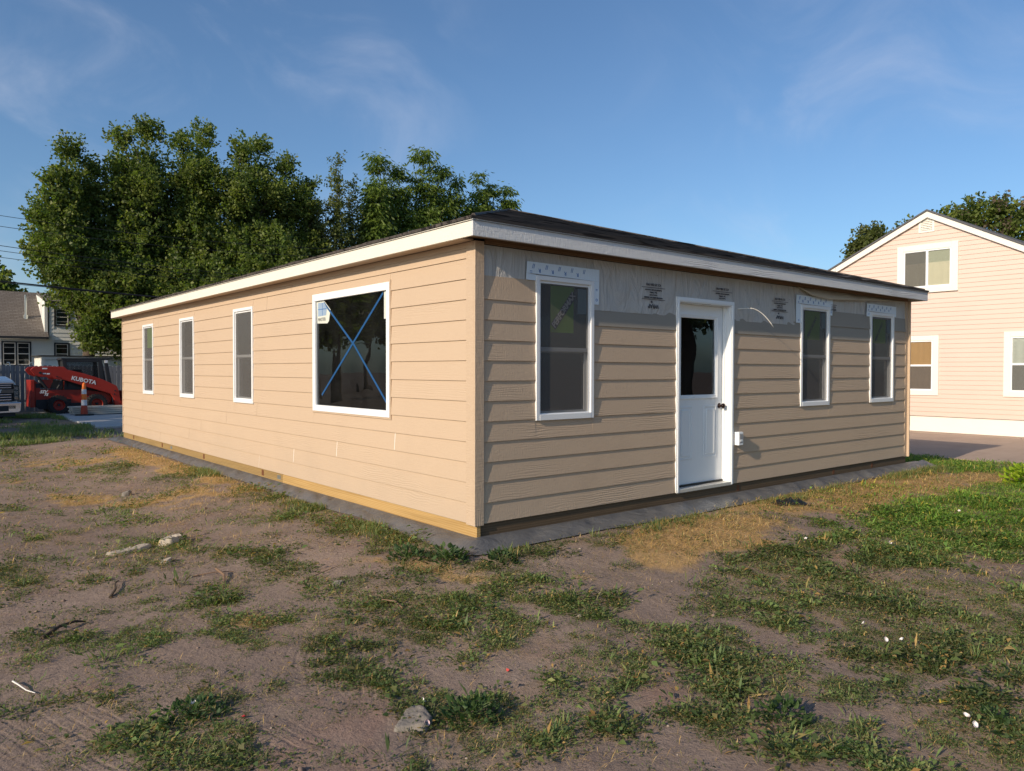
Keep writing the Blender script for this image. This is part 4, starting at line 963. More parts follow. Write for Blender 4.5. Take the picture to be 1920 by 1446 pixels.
cr = [(X0 + e0, Y0 + e0, zr), (X1 - e0, Y0 + e0, zr), (X1 - e0, Y1 - e0, zr), (X0 + e0, Y1 - e0, zr)]
def sub(p, q, t): return tuple(p[i] + (q[i] - p[i]) * t for i in range(3))
dk = MB()
dd = .02
lower = lambda p: (p[0], p[1], p[2] - dd)
for f in ([cr[0], cr[1], apx], [cr[1], cr[2], apy, apx], [cr[2], cr[3], apy], [cr[3], cr[0], apx, apy]): dk.poly([lower(p) for p in f])
dk.poly([lower(p) for p in cr][::-1])
hp(dk, 'roof_deck', M['felt_edge'])
def courses(p0, p1, t0, t1, n, amp, seed):
    """overlapping strips from the eave p0-p1 up to t0-t1"""
    g = random.Random(seed)
    for k in range(n):
        a, b = k / n, min(1, (k + 1.25) / n)
        lo0, lo1 = Vector(sub(p0, t0, a)), Vector(sub(p1, t1, a)); hi0, hi1 = Vector(sub(p0, t0, b)), Vector(sub(p1, t1, b))
        m = max(6, int((lo1 - lo0).length / .11)); mb = MB(); top = []; bot = []; n3 = (lo1 - lo0).cross(hi0 - lo0).normalized()
        if n3.z < 0: n3 = -n3
        sd = g.random() * 50
        for i in range(m + 1):
            t = i / m; w = float(fbm(np.array([t * (lo1 - lo0).length + sd]), np.array([k * 3.3]), .5, 2, seed)[0])
            lift = .016 + (amp if k < 1 else .022) * max(0, w - .55) * 2.2
            p = lo0.lerp(lo1, t) + n3 * lift; q = hi0.lerp(hi1, t) + n3 * .002
            top.append((p, q)); bot.append(lo0.lerp(lo1, t) + n3 * .001 if k else lo0.lerp(lo1, t) + Vector((0, 0, -.006)))
        for i in range(m):
            mb.quad(top[i][0], top[i + 1][0], top[i + 1][1], top[i][1]); mb.quad(bot[i], bot[i + 1], top[i + 1][0], top[i][0])
        hp(mb, 'roof_course', M['felt'])
courses(cr[0], cr[1], apx, apx, 26, .085, 3)
courses(cr[3], cr[0], apy, apx, 20, .02, 4)
courses(cr[1], cr[2], apx, apy, 12, .03, 6)
hc = MB()
for p in (cr[0], cr[1]):
    v = [Vector(sub(p, apx, t)) + Vector((0, 0, .012)) for t in np.linspace(.01, 1, 30)]
    hc.tube(v, .02, 6)
hp(hc, 'hip_cap', M['felt'])

# ================================================================ trees
M['bark'] = mat_simple('bark', (.11, .085, .065), .95, 0, .35, 9, .02, 30, .1)
M['tree_leaf'] = mat_leaf('tree_leaf', .42, .5, .3)
def tree(name, label, lobes, trunk, n, size, cols, seed, kind='simple', group='trees around the lot', drop=.25, limbs=True, twig=.33, cluster=26, shell=.55, coff=None):
    """lobes: list of (x, y, z, rx, ry, rz); trunk: (x, y, z0, z1, r). Leaf-sized faces are spread in clusters through every lobe."""
    g = np.random.default_rng(seed)
    root = thing(name, label, 'tree', (trunk[0], trunk[1], trunk[2]), 0, group)
    inv = Matrix.Translation((-trunk[0], -trunk[1], -trunk[2]))
    tb = MB(); tx, ty, z0, z1, r = trunk
    tb.tube([(tx, ty, z0 - .2), (tx + .03 * z1, ty, z0 + (z1 - z0) * .35), (tx, ty + .05, z0 + (z1 - z0) * .7), (tx + .05, ty, z1)], [r * 1.25, r, r * .8, r * .55], 9)
    if limbs:
        for li_, (lx, ly, lz, rx, ry, rz) in enumerate(lobes):
            if li_ % 2: continue
            s0 = z0 + (z1 - z0) * g.uniform(.35, .95); a = Vector((tx, ty, s0)); b = Vector((lx, ly, lz - rz * .1)); m = a.lerp(b, .5) + Vector((g.normal(0, .25), g.normal(0, .25), -.25 + g.normal(0, .2)))
            rr = r * .26; tb.tube([a, a.lerp(m, .5), m, m.lerp(b, .5), b], [rr, rr * .8, rr * .6, rr * .42, rr * .15], 6)
            for q in range(4):
                c = Vector((lx + g.normal(0, rx * .5), ly + g.normal(0, ry * .5), lz + g.normal(0, rz * .5))); tb.tube([m, m.lerp(c, .5) + Vector((0, 0, .1)), c], [rr * .35, rr * .25, rr * .08], 4, False)
    o = tb.build('trunk', M['bark'], root, smooth=True); o.matrix_parent_inverse = inv
    vol = np.array([l[3] * l[4] * l[5] for l in lobes]) ** .52; pr = vol / vol.sum()
    nc = max(4, n // cluster); li = g.choice(len(lobes), nc, p=pr); Lb = np.array(lobes)[li]
    d = unit(g.normal(0, 1, (nc, 3))); rad = g.uniform(0, 1, nc) ** shell
    bump_ = 1 + .30 * (fbm(d[:, 0] * 3 + li * 7.1, d[:, 2] * 3 + d[:, 1] * 2, 1.1, 3, seed) - .5) * 2
    Cc = Lb[:, :3] + d * rad[:, None] * Lb[:, 3:] * bump_[:, None]
    rep = np.repeat(np.arange(nc), cluster); m = len(rep)
    ax = unit(d * np.array([1, 1, .5]) + np.array([0, 0, .75 if kind == 'simple' else .0]) + g.normal(0, .35, (nc, 3)))   # twig direction
    tw = twig * g.uniform(.6, 1.4, nc)
    t = g.uniform(-.6, 1.0, m)
    P = Cc[rep] + ax[rep] * (t * tw[rep])[:, None] + g.normal(0, 1, (m, 3)) * (tw[rep] * .30 * (1.2 - t * .6))[:, None]
    if kind == 'simple':
        A = unit(ax[rep] * .5 + g.normal(0, 1, (m, 3)) + np.array([0, 0, -.15])); W = .72
    else:
        out_ = unit(g.normal(0, 1, (m, 3)) * np.array([1, 1, .25])); A = unit(out_ * .9 + np.array([0, 0, -.75]) + g.normal(0, .15, (m, 3))); W = .30
        P = Cc[rep] + out_ * (g.uniform(.0, 1, m) * tw[rep])[:, None] + np.array([0, 0, 1.0]) * (tw[rep] * .35 * (1 - g.uniform(0, 1, m) ** 2))[:, None] - np.array([0, 0, 1.0]) * 0
    T = unit(np.cross(A, g.normal(0, 1, (m, 3))))
    L = size * g.uniform(.65, 1.35, m)
    V, F = leaves(P, A, T, L, L * W, .12)
    cidx = g.integers(0, len(cols), nc)[rep]; col = np.array(cols)[cidx] * g.uniform(.78, 1.25, (m, 1)) * (g.uniform(.85, 1.18, nc)[rep])[:, None]
    V = V - np.array(trunk[:3]); me = fast_mesh('crown', V, F, [M['tree_leaf']], np.repeat(col, 4, 0)); link('crown', me, None, root)
    return root
COT = [(.140, .180, .040), (.112, .158, .036), (.165, .195, .046), (.092, .126, .032)]
ASH = [(.125, .150, .050), (.105, .130, .042), (.15, .17, .06)]
WAL = [(.115, .170, .032), (.145, .200, .038), (.090, .140, .028)]
def lobes_from(L, seed, dy=2.2):
    """skyline anchor points (x, ztop, width) at depth y -> spires with lower bulk below them"""
    g = random.Random(seed); out = []
    for (x, y, zt, w, zb) in L:
        h = zt - zb; k = max(3, int(h / (w * 1.15)))
        for i in range(k):
            t = i / (k - 1); rr = w * (.55 + .80 * t ** .6)
            z = zt - rr * .95 - t * (h - rr * 1.6)
            out.append((x + g.uniform(-.35, .35) * rr * (t + .15), y + g.uniform(-.6, .6) * rr * 1.2 * t, z, rr * g.uniform(.85, 1.1), rr * 1.15, rr * g.uniform(1.0, 1.35)))
    return out
# the big cottonwood group behind the house
tree('cottonwood_tree', 'dark green tree left in the row, low branches hanging before the white house',
     lobes_from([(1.35, 31, 9.5, .6, 5.9), (2.1, 31.5, 11.1, .85, 4.8), (3.0, 32, 10.5, .8, 4.0), (1.75, 30.5, 7.6, .9, 5.2), (1.6, 31, 6.6, .55, 5.2), (2.6, 31, 6.2, 1.1, 4.0), (3.7, 30, 6.0, 1.2, 2.9), (4.4, 31, 4.8, 1.2, 2.4), (2.75, 29.8, 3.7, .42, 2.45), (4.5, 29.8, 3.3, .45, 2.2)], 1),
     (2.6, 31.5, -.3, 6.5, .24), 85000, .135, COT, 21)
tree('cottonwood_tree', 'tallest and widest dark green tree, with several upright tops behind the long sunlit wall',
     lobes_from([(4.2, 32, 12.1, .85, 4.5), (5.6, 33, 13.0, 1.0, 5.0), (6.8, 32, 12.4, 1.0, 4.5), (8.1, 33, 13.2, 1.0, 4.5), (9.6, 32, 12.5, .95, 4.5), (10.9, 33, 13.2, .95, 4.5), (12.0, 32, 12.2, .95, 4.2), (13.1, 32, 11.3, .8, 4.0),
                 (5.0, 31.2, 10.2, 1.6, 3.4), (7.4, 31.2, 11.0, 1.6, 3.4), (8.9, 30.8, 10.6, 1.6, 3.4), (10.6, 31, 10.9, 1.7, 3.6), (12.4, 31.2, 10.2, 1.3, 3.6), (6.4, 30, 5.9, 1.5, 2.4), (9.4, 30, 5.8, 1.5, 2.6)], 2),
     (8.0, 33, -.3, 8.5, .40), 260000, .14, COT, 22)
tree('slender_tree', 'narrow paler green tree with thin upright tips between the wide tree and the drooping one',
     lobes_from([(14.2, 31, 12.35, .5, 4.5), (15.3, 31.5, 11.5, .65, 4.2), (13.4, 31, 10.0, .8, 4.0), (16.3, 31.5, 10.4, .8, 4.2)], 3),
     (14.6, 31.5, -.3, 8, .16), 26000, .125, ASH, 23)
tree('drooping_leaf_tree', 'green tree with drooping compound leaves and three rounded tops behind the roof corner',
     lobes_from([(17.2, 32, 13.2, .9, 5.2), (18.5, 32, 12.9, .9, 5.2), (20.2, 32, 14.1, 1.1, 5.6), (21.5, 32, 13.4, .9, 5.8), (22.5, 32, 12.9, .7, 6.8), (16.4, 31, 11.3, .9, 4.8), (19.4, 31, 10.0, 1.6, 4.6), (21.6, 31.5, 9.2, 1.2, 4.8)], 4),
     (19.6, 33, -.3, 9.5, .26), 80000, .24, WAL, 24, 'compound', twig=.46, cluster=22)
tree('drooping_leaf_tree', 'small drooping-leaf tree just left of the roof peak',
     lobes_from([(24.2, 32, 13.3, .65, 7.4), (25.3, 32.3, 12.8, .7, 7.2), (26.5, 32, 12.9, .55, 8.0), (23.7, 32, 11.2, .8, 6.8)], 5),
     (25, 33, -.3, 10, .18), 24000, .24, WAL, 25, 'compound', twig=.44, cluster=22)
tree('distant_tree', 'dark distant tree above the grey roof at the left edge',
     [(1.2, 60, 7.4, 1.9, 2, 2.3), (2.6, 60, 6.4, 1.3, 2, 1.6), (-.5, 60, 7.0, 2.2, 2, 2.4), (3.4, 60, 5.3, 1.1, 1.6, 1.1)], (1.0, 60, -.3, 6, .3), 9000, .26, COT, 26, group='distant trees')
YEL = [(.10, .12, .035), (.085, .105, .03), (.12, .135, .045)]
tree('distant_tree', 'yellow-green tree rising behind the left slope of the pink house roof',
     [(34, 12.0, 7.2, 1.3, .75, 1.5), (34, 12.6, 6.3, 1.2, .8, 1.2), (34, 13.6, 5.9, 1.0, .6, .9), (34, 11.6, 5.8, 1.4, 1.2, 1.6), (34, 12.5, 7.6, 1.0, .55, 1.1), (34, 13.1, 6.9, 1.0, .5, .9)], (34, 12.2, -.3, 6, .2), 13000, .16, YEL, 27, group='distant trees')
tree('distant_tree', 'dark tree showing just behind the peak of the pink house roof',
     [(36, 11.2, 7.7, 1.3, 1.0, 1.2), (36, 9.9, 8.3, 1.2, .8, .9), (36, 8.9, 8.2, 1.0, .6, .8)], (36, 10, -.3, 7, .2), 6000, .18, COT, 28, group='distant trees')
tree('distant_tree', 'open-crowned dark tree over the right slope of the pink house roof',
     [(34, 8.3, 7.9, .8, .55, 1.0), (34, 7.5, 8.4, .9, .7, .85), (34, 7.9, 6.9, .9, .9, .9), (34, 6.5, 8.2, .8, .55, .75), (34, 5.9, 7.2, .9, .7, .9), (34, 6.7, 7.0, .8, .5, .7), (34, 5.0, 7.8, .9, .6, .9)], (34, 6.9, -.3, 7, .2), 9500, .15,
     COT + [(.13, .10, .07)], 29, group='distant trees', shell=.45)
# neighbourhood outside the frame: shade trees to the west and south, seen in the window glass
for i, (x, y, h, r) in enumerate([(-11.5, 15.6, 6.8, 3.0), (-13.5, 21.5, 8.4, 3.4), (-12.5, 27.5, 8.2, 3.2), (-14.5, 34, 7.6, 3.2), (-24, 46, 9, 4.4), (-38, 28, 9, 4.6), (-42, 12, 9, 4.6), (-46, -6, 9, 4.6), (12.5, -14.5, 8, 3.4), (18.5, -11.8, 8.5, 3.6), (25, -11.5, 9, 3.8), (33, -10, 9, 4.4), (-12, -34, 9, 4.5), (6, -24, 9, 4.2)]):
    g_ = random.Random(i)
    tree('shade_tree', 'leafy street tree outside the picture, ' + ('west of the far wall end', 'west of the concrete slab', 'west of the loader', 'west of the white house', 'far northwest corner', 'across the street to the northwest', 'across the street to the west', 'across the street to the southwest', 'southeast, reflected in the corner window', 'southeast, reflected in the door glass', 'southeast, reflected in the middle window', 'east end of the southern row', 'far behind the camera', 'straight behind the camera')[i], [(x + g_.uniform(-.5, .5) * r, y + g_.uniform(-.5, .5) * r, h * .62 + g_.uniform(-.25, .3) * h * .5, r * .62, r * .62, h * .22) for _ in range(7)],
         (x, y, -.3, h * .55, .25), 9000, .24 if i < 4 else .34, COT, 60 + i, group='street trees outside the frame', limbs=False)

# ================================================================ the pink gabled house
def mat_vinyl_siding(name, col):
    m = NM(name); c = m.mix(m.noise(1.2, 4), tuple(v * .95 for v in col), tuple(v * 1.03 for v in col))
    c = m.mix(m.ramp(m.noise(1, 4, .6, (.5, .5, 3)), [(.5, 0), (.8, .25)]), c, tuple(v * .85 for v in col))
    return m.pbr(c, .5, 0, m.bump(m.noise(1, 3, .5, (2, 2, 60)), .0006), .3)
M['pink'] = mat_vinyl_siding('pink_vinyl_siding', (.66, .515, .445)); M['offwhite'] = mat_simple('offwhite_paint', (.78, .75, .69), .55, 0, .04, 2, .001, 30)
M['shingle_grey'] = mat_simple('grey_shingle', (.10, .10, .11), .9, 0, .3, 12, .004, 50)
M['curtain'] = mat_simple('cream_curtain', (.58, .54, .38), .85, 0, .08, 3); M['curtain_tan'] = mat_simple('tan_curtain', (.42, .27, .13), .85, 0, .1, 3)
M['blind'] = mat_simple('pale_blind', (.48, .52, .48), .6); M['lace'] = mat_simple('woven_shade', (.36, .37, .26), .9, 0, .45, 60)
ph = thing('pink_house', 'two-storey gabled house with pink horizontal siding, white trim and white foundation', 'house', (17.8, 3.4, -.31))
PI_ = Matrix.Translation((-17.8, -3.4, .31))
def pp(mb, name, mat, parent=None, **k):
    o = mb.build(name, mat, parent or ph, **k)
    if parent is None: o.matrix_parent_inverse = PI_
    return o
XP = 17.8; ya_, za_ = 3.36, 5.62            # gable peak
el, zl = 7.3, 3.55; er, zr_ = -8.0, -.1     # far ends of the slopes
slL = (5.62 - 4.36) / (5.93 - 3.36); slR = (5.62 - 4.43) / (3.36 - 1.12)
ze = 3.3; yL = ya_ + (za_ - ze) / slL; yR = ya_ - (za_ - ze) / slR
def roofz(y): return za_ - (y - ya_) * slL if y > ya_ else za_ - (ya_ - y) * slR
pp(MB().prism([(yR, -.33), (yL, -.33), (yL, .125), (yR, .125)], lambda u, v, w: (w, u, v), XP + .02, XP + 10), 'foundation', M['offwhite'])
pp(MB().prism([(yR, .13), (yL, .13), (yL, ze), (ya_, za_), (yR, ze)], lambda u, v, w: (w, u, v), XP + .012, XP + 9.9), 'wall', M['pink'])
PW = [(2.60, 4.15, 3.47, 4.78), (3.05, 4.50, .69, 2.31), (.30, 1.52, .70, 2.34)]   # y0 y1 z0 z1 outer trim
step = .1215; k = 0; z = .13
vent = (3.20, 3.60, 5.10, 5.49)
while z < za_ - .1:
    zt = z + step; zm = z + step * .5
    yl = yL if zt < ze else ya_ + (za_ - zt - .02) / slL; yr_ = yR if zt < ze else ya_ - (za_ - zt - .02) / slR
    spans = [(yr_, yl)]
    for (a, b, c, d) in PW + [vent]:
        if c - .01 < zm < d + .01: spans = [s for (p, q) in spans for s in ((p, min(q, a)), (max(p, b), q)) if s[1] - s[0] > .03]
    for p, q in spans:
        pp(MB().prism([(0.022, z), (.008, zt), (-.004, zt), (-.004, z)], lambda u, v, w: (XP - u, w, v), p, q), 'siding_course', M['pink'])
    z += step; k += 1
for sgn, (ye, s_) in ((1, (yL + .35, slL)), (-1, (yR - .35, slR))):
    zed = za_ - abs(ye - ya_) * s_
    n_ = 2
    for i in range(n_):
        t0, t1 = i / n_ + (.001 if i else 0), (i + 1) / n_ - .001; y0_, y1_ = ya_ + (ye - ya_) * t0, ya_ + (ye - ya_) * t1; z0_, z1_ = za_ + (zed - za_) * t0, za_ + (zed - za_) * t1
        pp(MB().prism([(y0_, z0_ + .03), (y1_, z1_ + .03), (y1_, z1_ - .13), (y0_, z0_ - .13)], lambda u, v, w: (w, u, v), XP - .10, XP - .075), 'rake_board', M['offwhite'])
    pp(MB().prism([(ya_, za_ + .036), (ye, zed + .036), (ye, zed + .085), (ya_, za_ + .085)], lambda u, v, w: (w, u, v), XP - .13, XP + 10.1), 'roof_slope', M['shingle_grey'])
    pp(MB().prism([(ya_, za_ - .10), (ye, zed - .10), (ye, zed - .09), (ya_, za_ - .09)], lambda u, v, w: (w, u, v), XP - .074, XP + .01), 'soffit', M['offwhite'])
pp(MB().tube([(XP + 2.2, 1.3, 4.7), (XP + 2.2, 1.3, 5.72)], .05, 10), 'roof_vent_pipe', M['galv'])
vf = MB(); a, b, c, d = vent
vf.box(XP - .03, XP, a, a + .05, c, d); vf.box(XP - .03, XP, b - .05, b, c, d); vf.box(XP - .03, XP, a + .05, b - .05, c, c + .05); vf.box(XP - .03, XP, a + .05, b - .05, d - .05, d); vf.box(XP - .002, XP, a + .05, b - .05, c + .05, d - .05)
vv = pp(vf, 'gable_vent', M['offwhite'])
for i in range(6):
    z_ = c + .065 + i * .046; pp(MB().prism([(.030, z_), (.004, z_ + .032), (.002, z_ + .028), (.026, z_ - .004)], lambda u, v, w: (XP - u, w, v), a + .05, b - .05), 'louvre', M['offwhite'], vv)
def pink_window(a, b, c, d, tw, kind):
    fr = MB(); o1 = .045
    fr.box(XP - o1, XP + .012, a, a + tw, c, d); fr.box(XP - o1, XP + .012, b - tw, b, c, d); fr.box(XP - o1 + .001, XP + .012, a + tw, b - tw, d - tw * .9, d); fr.box(XP - o1 + .001, XP + .012, a + tw, b - tw, c, c + tw * .9)
    w = pp(fr, 'window_trim', M['offwhite'], bevel=.004)
    ia, ib, i0, i1 = a + tw, b - tw, c + tw * .9, d - tw * .9; s = MB(); q = .035; zm = (i0 + i1) / 2; ym = (ia + ib) / 2
    s.box(XP - .03, XP + .012, ia, ia + q, i0, i1); s.box(XP - .03, XP + .012, ib - q, ib, i0, i1); s.box(XP - .029, XP + .012, ia + q, ib - q, i1 - q, i1); s.box(XP - .029, XP + .012, ia + q, ib - q, i0, i0 + q)
    if kind == 'slide': s.box(XP - .028, XP + .012, ym - .03, ym + .03, i0 + q, i1 - q)
    else: s.box(XP - .028, XP + .012, ia + q, ib - q, zm - .025, zm + .025)
    pp(s, 'sash', M['vinyl'], w)
    pp(MB().quad((XP - .008, ia, i0), (XP - .008, ib, i0), (XP - .008, ib, i1), (XP - .008, ia, i1)), 'glass_pane', mat_glass('pane_' + kind, (.86, .86, .84), 1.0), w)
    def cur(y0, y1, z0, z1, mat, nm, amp=.014, fr_=34):
        m = MB(); ys = np.linspace(y0, y1, 40); f = [XP + .003 - amp * (.5 + .5 * math.sin(y * fr_ + math.sin(y * 9) * 1.3)) * .35 for y in ys]
        for i in range(39): m.quad((f[i], ys[i], z0), (f[i + 1], ys[i + 1], z0), (f[i + 1], ys[i + 1], z1), (f[i], ys[i], z1))
        pp(m, nm, mat, w, smooth=True)
    if kind == 'slide':
        cur(ia, ib, zm + .14, i1, M['lace'], 'window_shade', 0.002); cur(ia, ib, i0, zm + .13, M['curtain'], 'curtain', .03)
        pp(MB().box(XP - .004, XP + .004, ia, ib, zm + .115, zm + .15), 'shade_hem', M['curtain'], w)
        pp(MB().quad((XP - .012, ym + .03, i0 + q), (XP - .012, ib - q, i0 + q), (XP - .012, ib - q, i1 - q), (XP - .012, ym + .03, i1 - q)), 'insect_screen', M['screen'], w)
    else:
        cur(ia, ib, i0, i1, M['curtain_tan'] if kind == 'tan' else M['blind'], 'curtain', .03)
        pp(MB().quad((XP - .012, ia + q, i0 + q), (XP - .012, ib - q, i0 + q), (XP - .012, ib - q, zm - .025), (XP - .012, ia + q, zm - .025)), 'insect_screen', M['screen'], w)
        if kind == 'blind':
            for i in range(16): pp(MB().box(XP - .006, XP - .002, ia + q, ib - q, zm + .04 + i * .034, zm + .064 + i * .034), 'blind_slat', M['blind'], w)
pink_window(*PW[0], .17, 'slide'); pink_window(*PW[1], .15, 'tan'); pink_window(*PW[2], .15, 'blind')
pp(MB().box(XP - .03, XP + .02, 3.78, 3.98, -.12, .10), 'foundation_vent', M['galv'])

def mat_concrete(name, col, scale=1.4):
    m = NM(name); c = m.mix(m.noise(scale, 6, .65), tuple(v * .8 for v in col), tuple(v * 1.12 for v in col))
    c = m.mix(m.ramp(m.noise(1, 5, .6, (.5, 2.2, 1)), [(.5, 0), (.7, .35)]), c, tuple(v * .72 for v in col))
    return m.pbr(c, .9, 0, m.bump(m.noise(60, 4), .003), .2)
M['drive'] = mat_concrete('driveway_concrete', (.44, .335, .265)); M['slab'] = mat_concrete('new_concrete', (.42, .42, .42))
dv = MB()
for (y0, y1) in ((-30, -8.01), (-8, -2.01), (-2, 3.99), (4.0, 10.0), (10.01, 24)):
    dv.box(11.5, 17.35, y0, y1, -.42, -.300)
o = dv.build('driveway', M['drive']); o['kind'] = 'structure'
dv = MB()
for y in np.arange(-20, 12, 3.0): dv.box(17.37, 18.0, y + .01, y + 2.99, -.42, -.292)
o = dv.build('foundation_apron', M['drive']); o['kind'] = 'structure'

# ================================================================ left background
o = MB().box(.5, 9.5, 17.9, 24.98, -.40, -.225).build('concrete_slab', M['slab'], bevel=.01); o['kind'] = 'structure'
o = MB().box(.2, 9.5, 25.0, 28.0, -.40, -.262).build('concrete_pad', M['slab']); o['kind'] = 'structure'
M['fence'] = mat_lumber('grey_fence_wood', (.17, .17, .18), (.23, .23, .24), 'z')
fe = thing('picket_fence', 'weathered grey dog-eared board fence behind the loader', 'fence', (0, 29, -.3))
g_ = random.Random(3)
for i in range(64):
    x = -3.2 + i * .152; h = 1.50 + g_.uniform(-.015, .02); dx = g_.uniform(-.004, .004)
    m = MB().prism([(x + dx, -.27), (x + .142 + dx, -.27), (x + .142 + dx, h - .04), (x + .105 + dx, h), (x + .037 + dx, h), (x + dx, h - .04)], lambda u, v, w: (u, w, v), 29.0 + g_.uniform(0, .006), 29.02)
    o = m.build('picket', M['fence'], fe); o.matrix_parent_inverse = Matrix.Translation((0, -29, .3))
for z in (.1, 1.2):
    o = MB().box(-3.2, 6.5, 29.03, 29.07, z, z + .09).build('fence_rail', M['fence'], fe); o.matrix_parent_inverse = Matrix.Translation((0, -29, .3))
# white house
wh = thing('white_house', 'white house with grey shingle roof, dormer and dark window trim behind the fence', 'house', (2, 34, -.3))
WI = Matrix.Translation((-2, -34, .3))
M['white_siding'] = mat_vinyl_siding('white_siding', (.80, .80, .76)); M['dark_trim'] = mat_simple('dark_trim', (.03, .032, .036), .5)
def mat_shingle():
    m = NM('taupe_shingles'); b = m.n('ShaderNodeTexBrick'); b.inputs['Scale'].default_value = 1; b.inputs['Brick Width'].default_value = .22; b.inputs['Row Height'].default_value = .075
    b.inputs['Mortar Size'].default_value = .007; b.inputs['Color1'].default_value = (.175, .155, .140, 1); b.inputs['Color2'].default_value = (.24, .215, .195, 1); b.inputs['Mortar'].default_value = (.09, .075, .065, 1)
    sx = m.n('ShaderNodeSeparateXYZ'); m.coord(); m.l(m.co.outputs['Object'], sx.inputs[0]); cx = m.n('ShaderNodeCombineXYZ'); m.l(sx.outputs[0], cx.inputs[0]); m.l(sx.outputs[2], cx.inputs[1]); m.l(cx.outputs[0], b.inputs['Vector'])
    c = m.mix(m.noise(2.2, 5, .6), b.outputs['Color'], (.17, .14, .12)); c = m.mix(.55, b.outputs['Color'], c)
    return m.pbr(c, .95, 0, m.bump(b.outputs['Fac'], -.008), .1)
M['taupe'] = mat_shingle()
def wp(mb, name, mat, parent=None, **k):
    o = mb.build(name, mat, parent or wh, **k)
    if parent is None: o.matrix_parent_inverse = WI
    return o
YH = 34.0
wp(MB().box(-8, 9, YH + .02, YH + 8, -.3, 2.8), 'wall', M['white_siding'])
wins = [(-.12, .98, 1.50, 2.58), (1.85, 2.46, 1.55, 2.56)]
z = 1.0; 
while z < 2.78:
    spans = [(-8, 9)]
    for (a, b, c, d) in wins:
        if c - .1 < z + .1 < d + .05: spans = [s for (p, q) in spans for s in ((p, min(q, a)), (max(p, b), q)) if s[1] - s[0] > .03]
    for p, q in spans: wp(MB().prism([(.034, z), (.004, z + .185), (-.01, z + .185), (-.01, z)], lambda u, v, w: (w, YH - u, v), p, q), 'siding_course', M['white_siding'])
    z += .185
# main roof slope left of the dormer
wp(MB().prism([(YH - .30, 2.80), (YH + 2.6, 4.98), (YH + 5.6, 2.8)], lambda u, v, w: (w, u, v), -8.2, 1.62), 'roof', M['taupe'])
wp(MB().box(-8.2, 1.60, YH - .335, YH - .301, 2.70, 2.80), 'gutter', M['dark_trim'])
wp(MB().box(-8.2, 1.58, YH - .30, YH + .01, 2.70, 2.72), 'soffit', M['white_siding'])
wp(MB().prism([(YH + 1.9, 4.9), (YH + 2.6, 4.98), (YH + 6, 4.0), (YH + 6, 3.9)], lambda u, v, w: (w, u, v), 1.62, 2.9), 'roof', M['taupe'])
# dormer: two-storey wall with a lit cheek
wp(MB().prism([(YH, 2.81), (YH + 2.4, 4.86), (YH + .0, 4.40)], lambda u, v, w: (w, u, v), 1.50, 1.62), 'dormer_cheek', M['white_siding'])
wp(MB().box(1.62, 2.86, YH, YH + 4, 2.80, 4.34), 'dormer_wall', M['white_siding'])
z = 2.82
while z < 4.3:
    spans = [(1.66, 2.82)]
    if 3.28 < z + .1 < 4.15: spans = [(1.66, 1.86), (2.48, 2.82)]
    for p, q in spans: wp(MB().prism([(.024, z), (.006, z + .185), (-.01, z + .185), (-.01, z)], lambda u, v, w: (w, YH - u, v), p, q), 'siding_course', M['white_siding'])
    z += .185
wp(MB().box(1.615, 1.665, YH - .035, YH + .02, 2.80, 4.34), 'corner_board', M['dark_trim']); wp(MB().box(2.82, 2.87, YH - .03, YH + .02, 2.80, 4.34), 'corner_board', M['offwhite'])
wp(MB().prism([(YH - .12, 4.36), (YH + 2.2, 4.90), (YH + 2.2, 4.96), (YH - .12, 4.42)], lambda u, v, w: (w, u, v), 1.50, 2.95), 'dormer_roof', M['taupe'])
wp(MB().box(1.50, 2.95, YH - .14, YH - .121, 4.32, 4.41), 'dormer_fascia', M['dark_trim'])
# low wing to the right
wp(MB().prism([(YH - .25, 2.84), (YH + 3.5, 3.35), (YH + 3.5, 3.4), (YH - .25, 2.90)], lambda u, v, w: (w, u, v), 3.2, 9), 'roof', M['taupe'])
wp(MB().box(3.2, 9, YH - .28, YH - .251, 2.76, 2.90), 'gutter', M['dark_trim'])
wp(MB().prism([(YH + 2.5, 2.8), (YH + 2.5, 4.3), (YH + 6.5, 4.3), (YH + 6.5, 2.8)], lambda u, v, w: (w, u, v), 3.3, 9), 'rear_wing', M['dark_trim'])
wp(MB().tube([(.90, YH + .9, 3.75), (.90, YH + .9, 4.70)], .05, 8), 'vent_pipe', M['galv']); wp(MB().tube([(.90, YH + .88, 3.60), (.90, YH + .88, 3.80)], .10, 8), 'pipe_boot', M['galv'])
wp(MB().tube([(1.55, YH + 2.1, 4.75), (1.55, YH + 2.1, 5.0)], .04, 8), 'vent_pipe', M['dark_trim'])
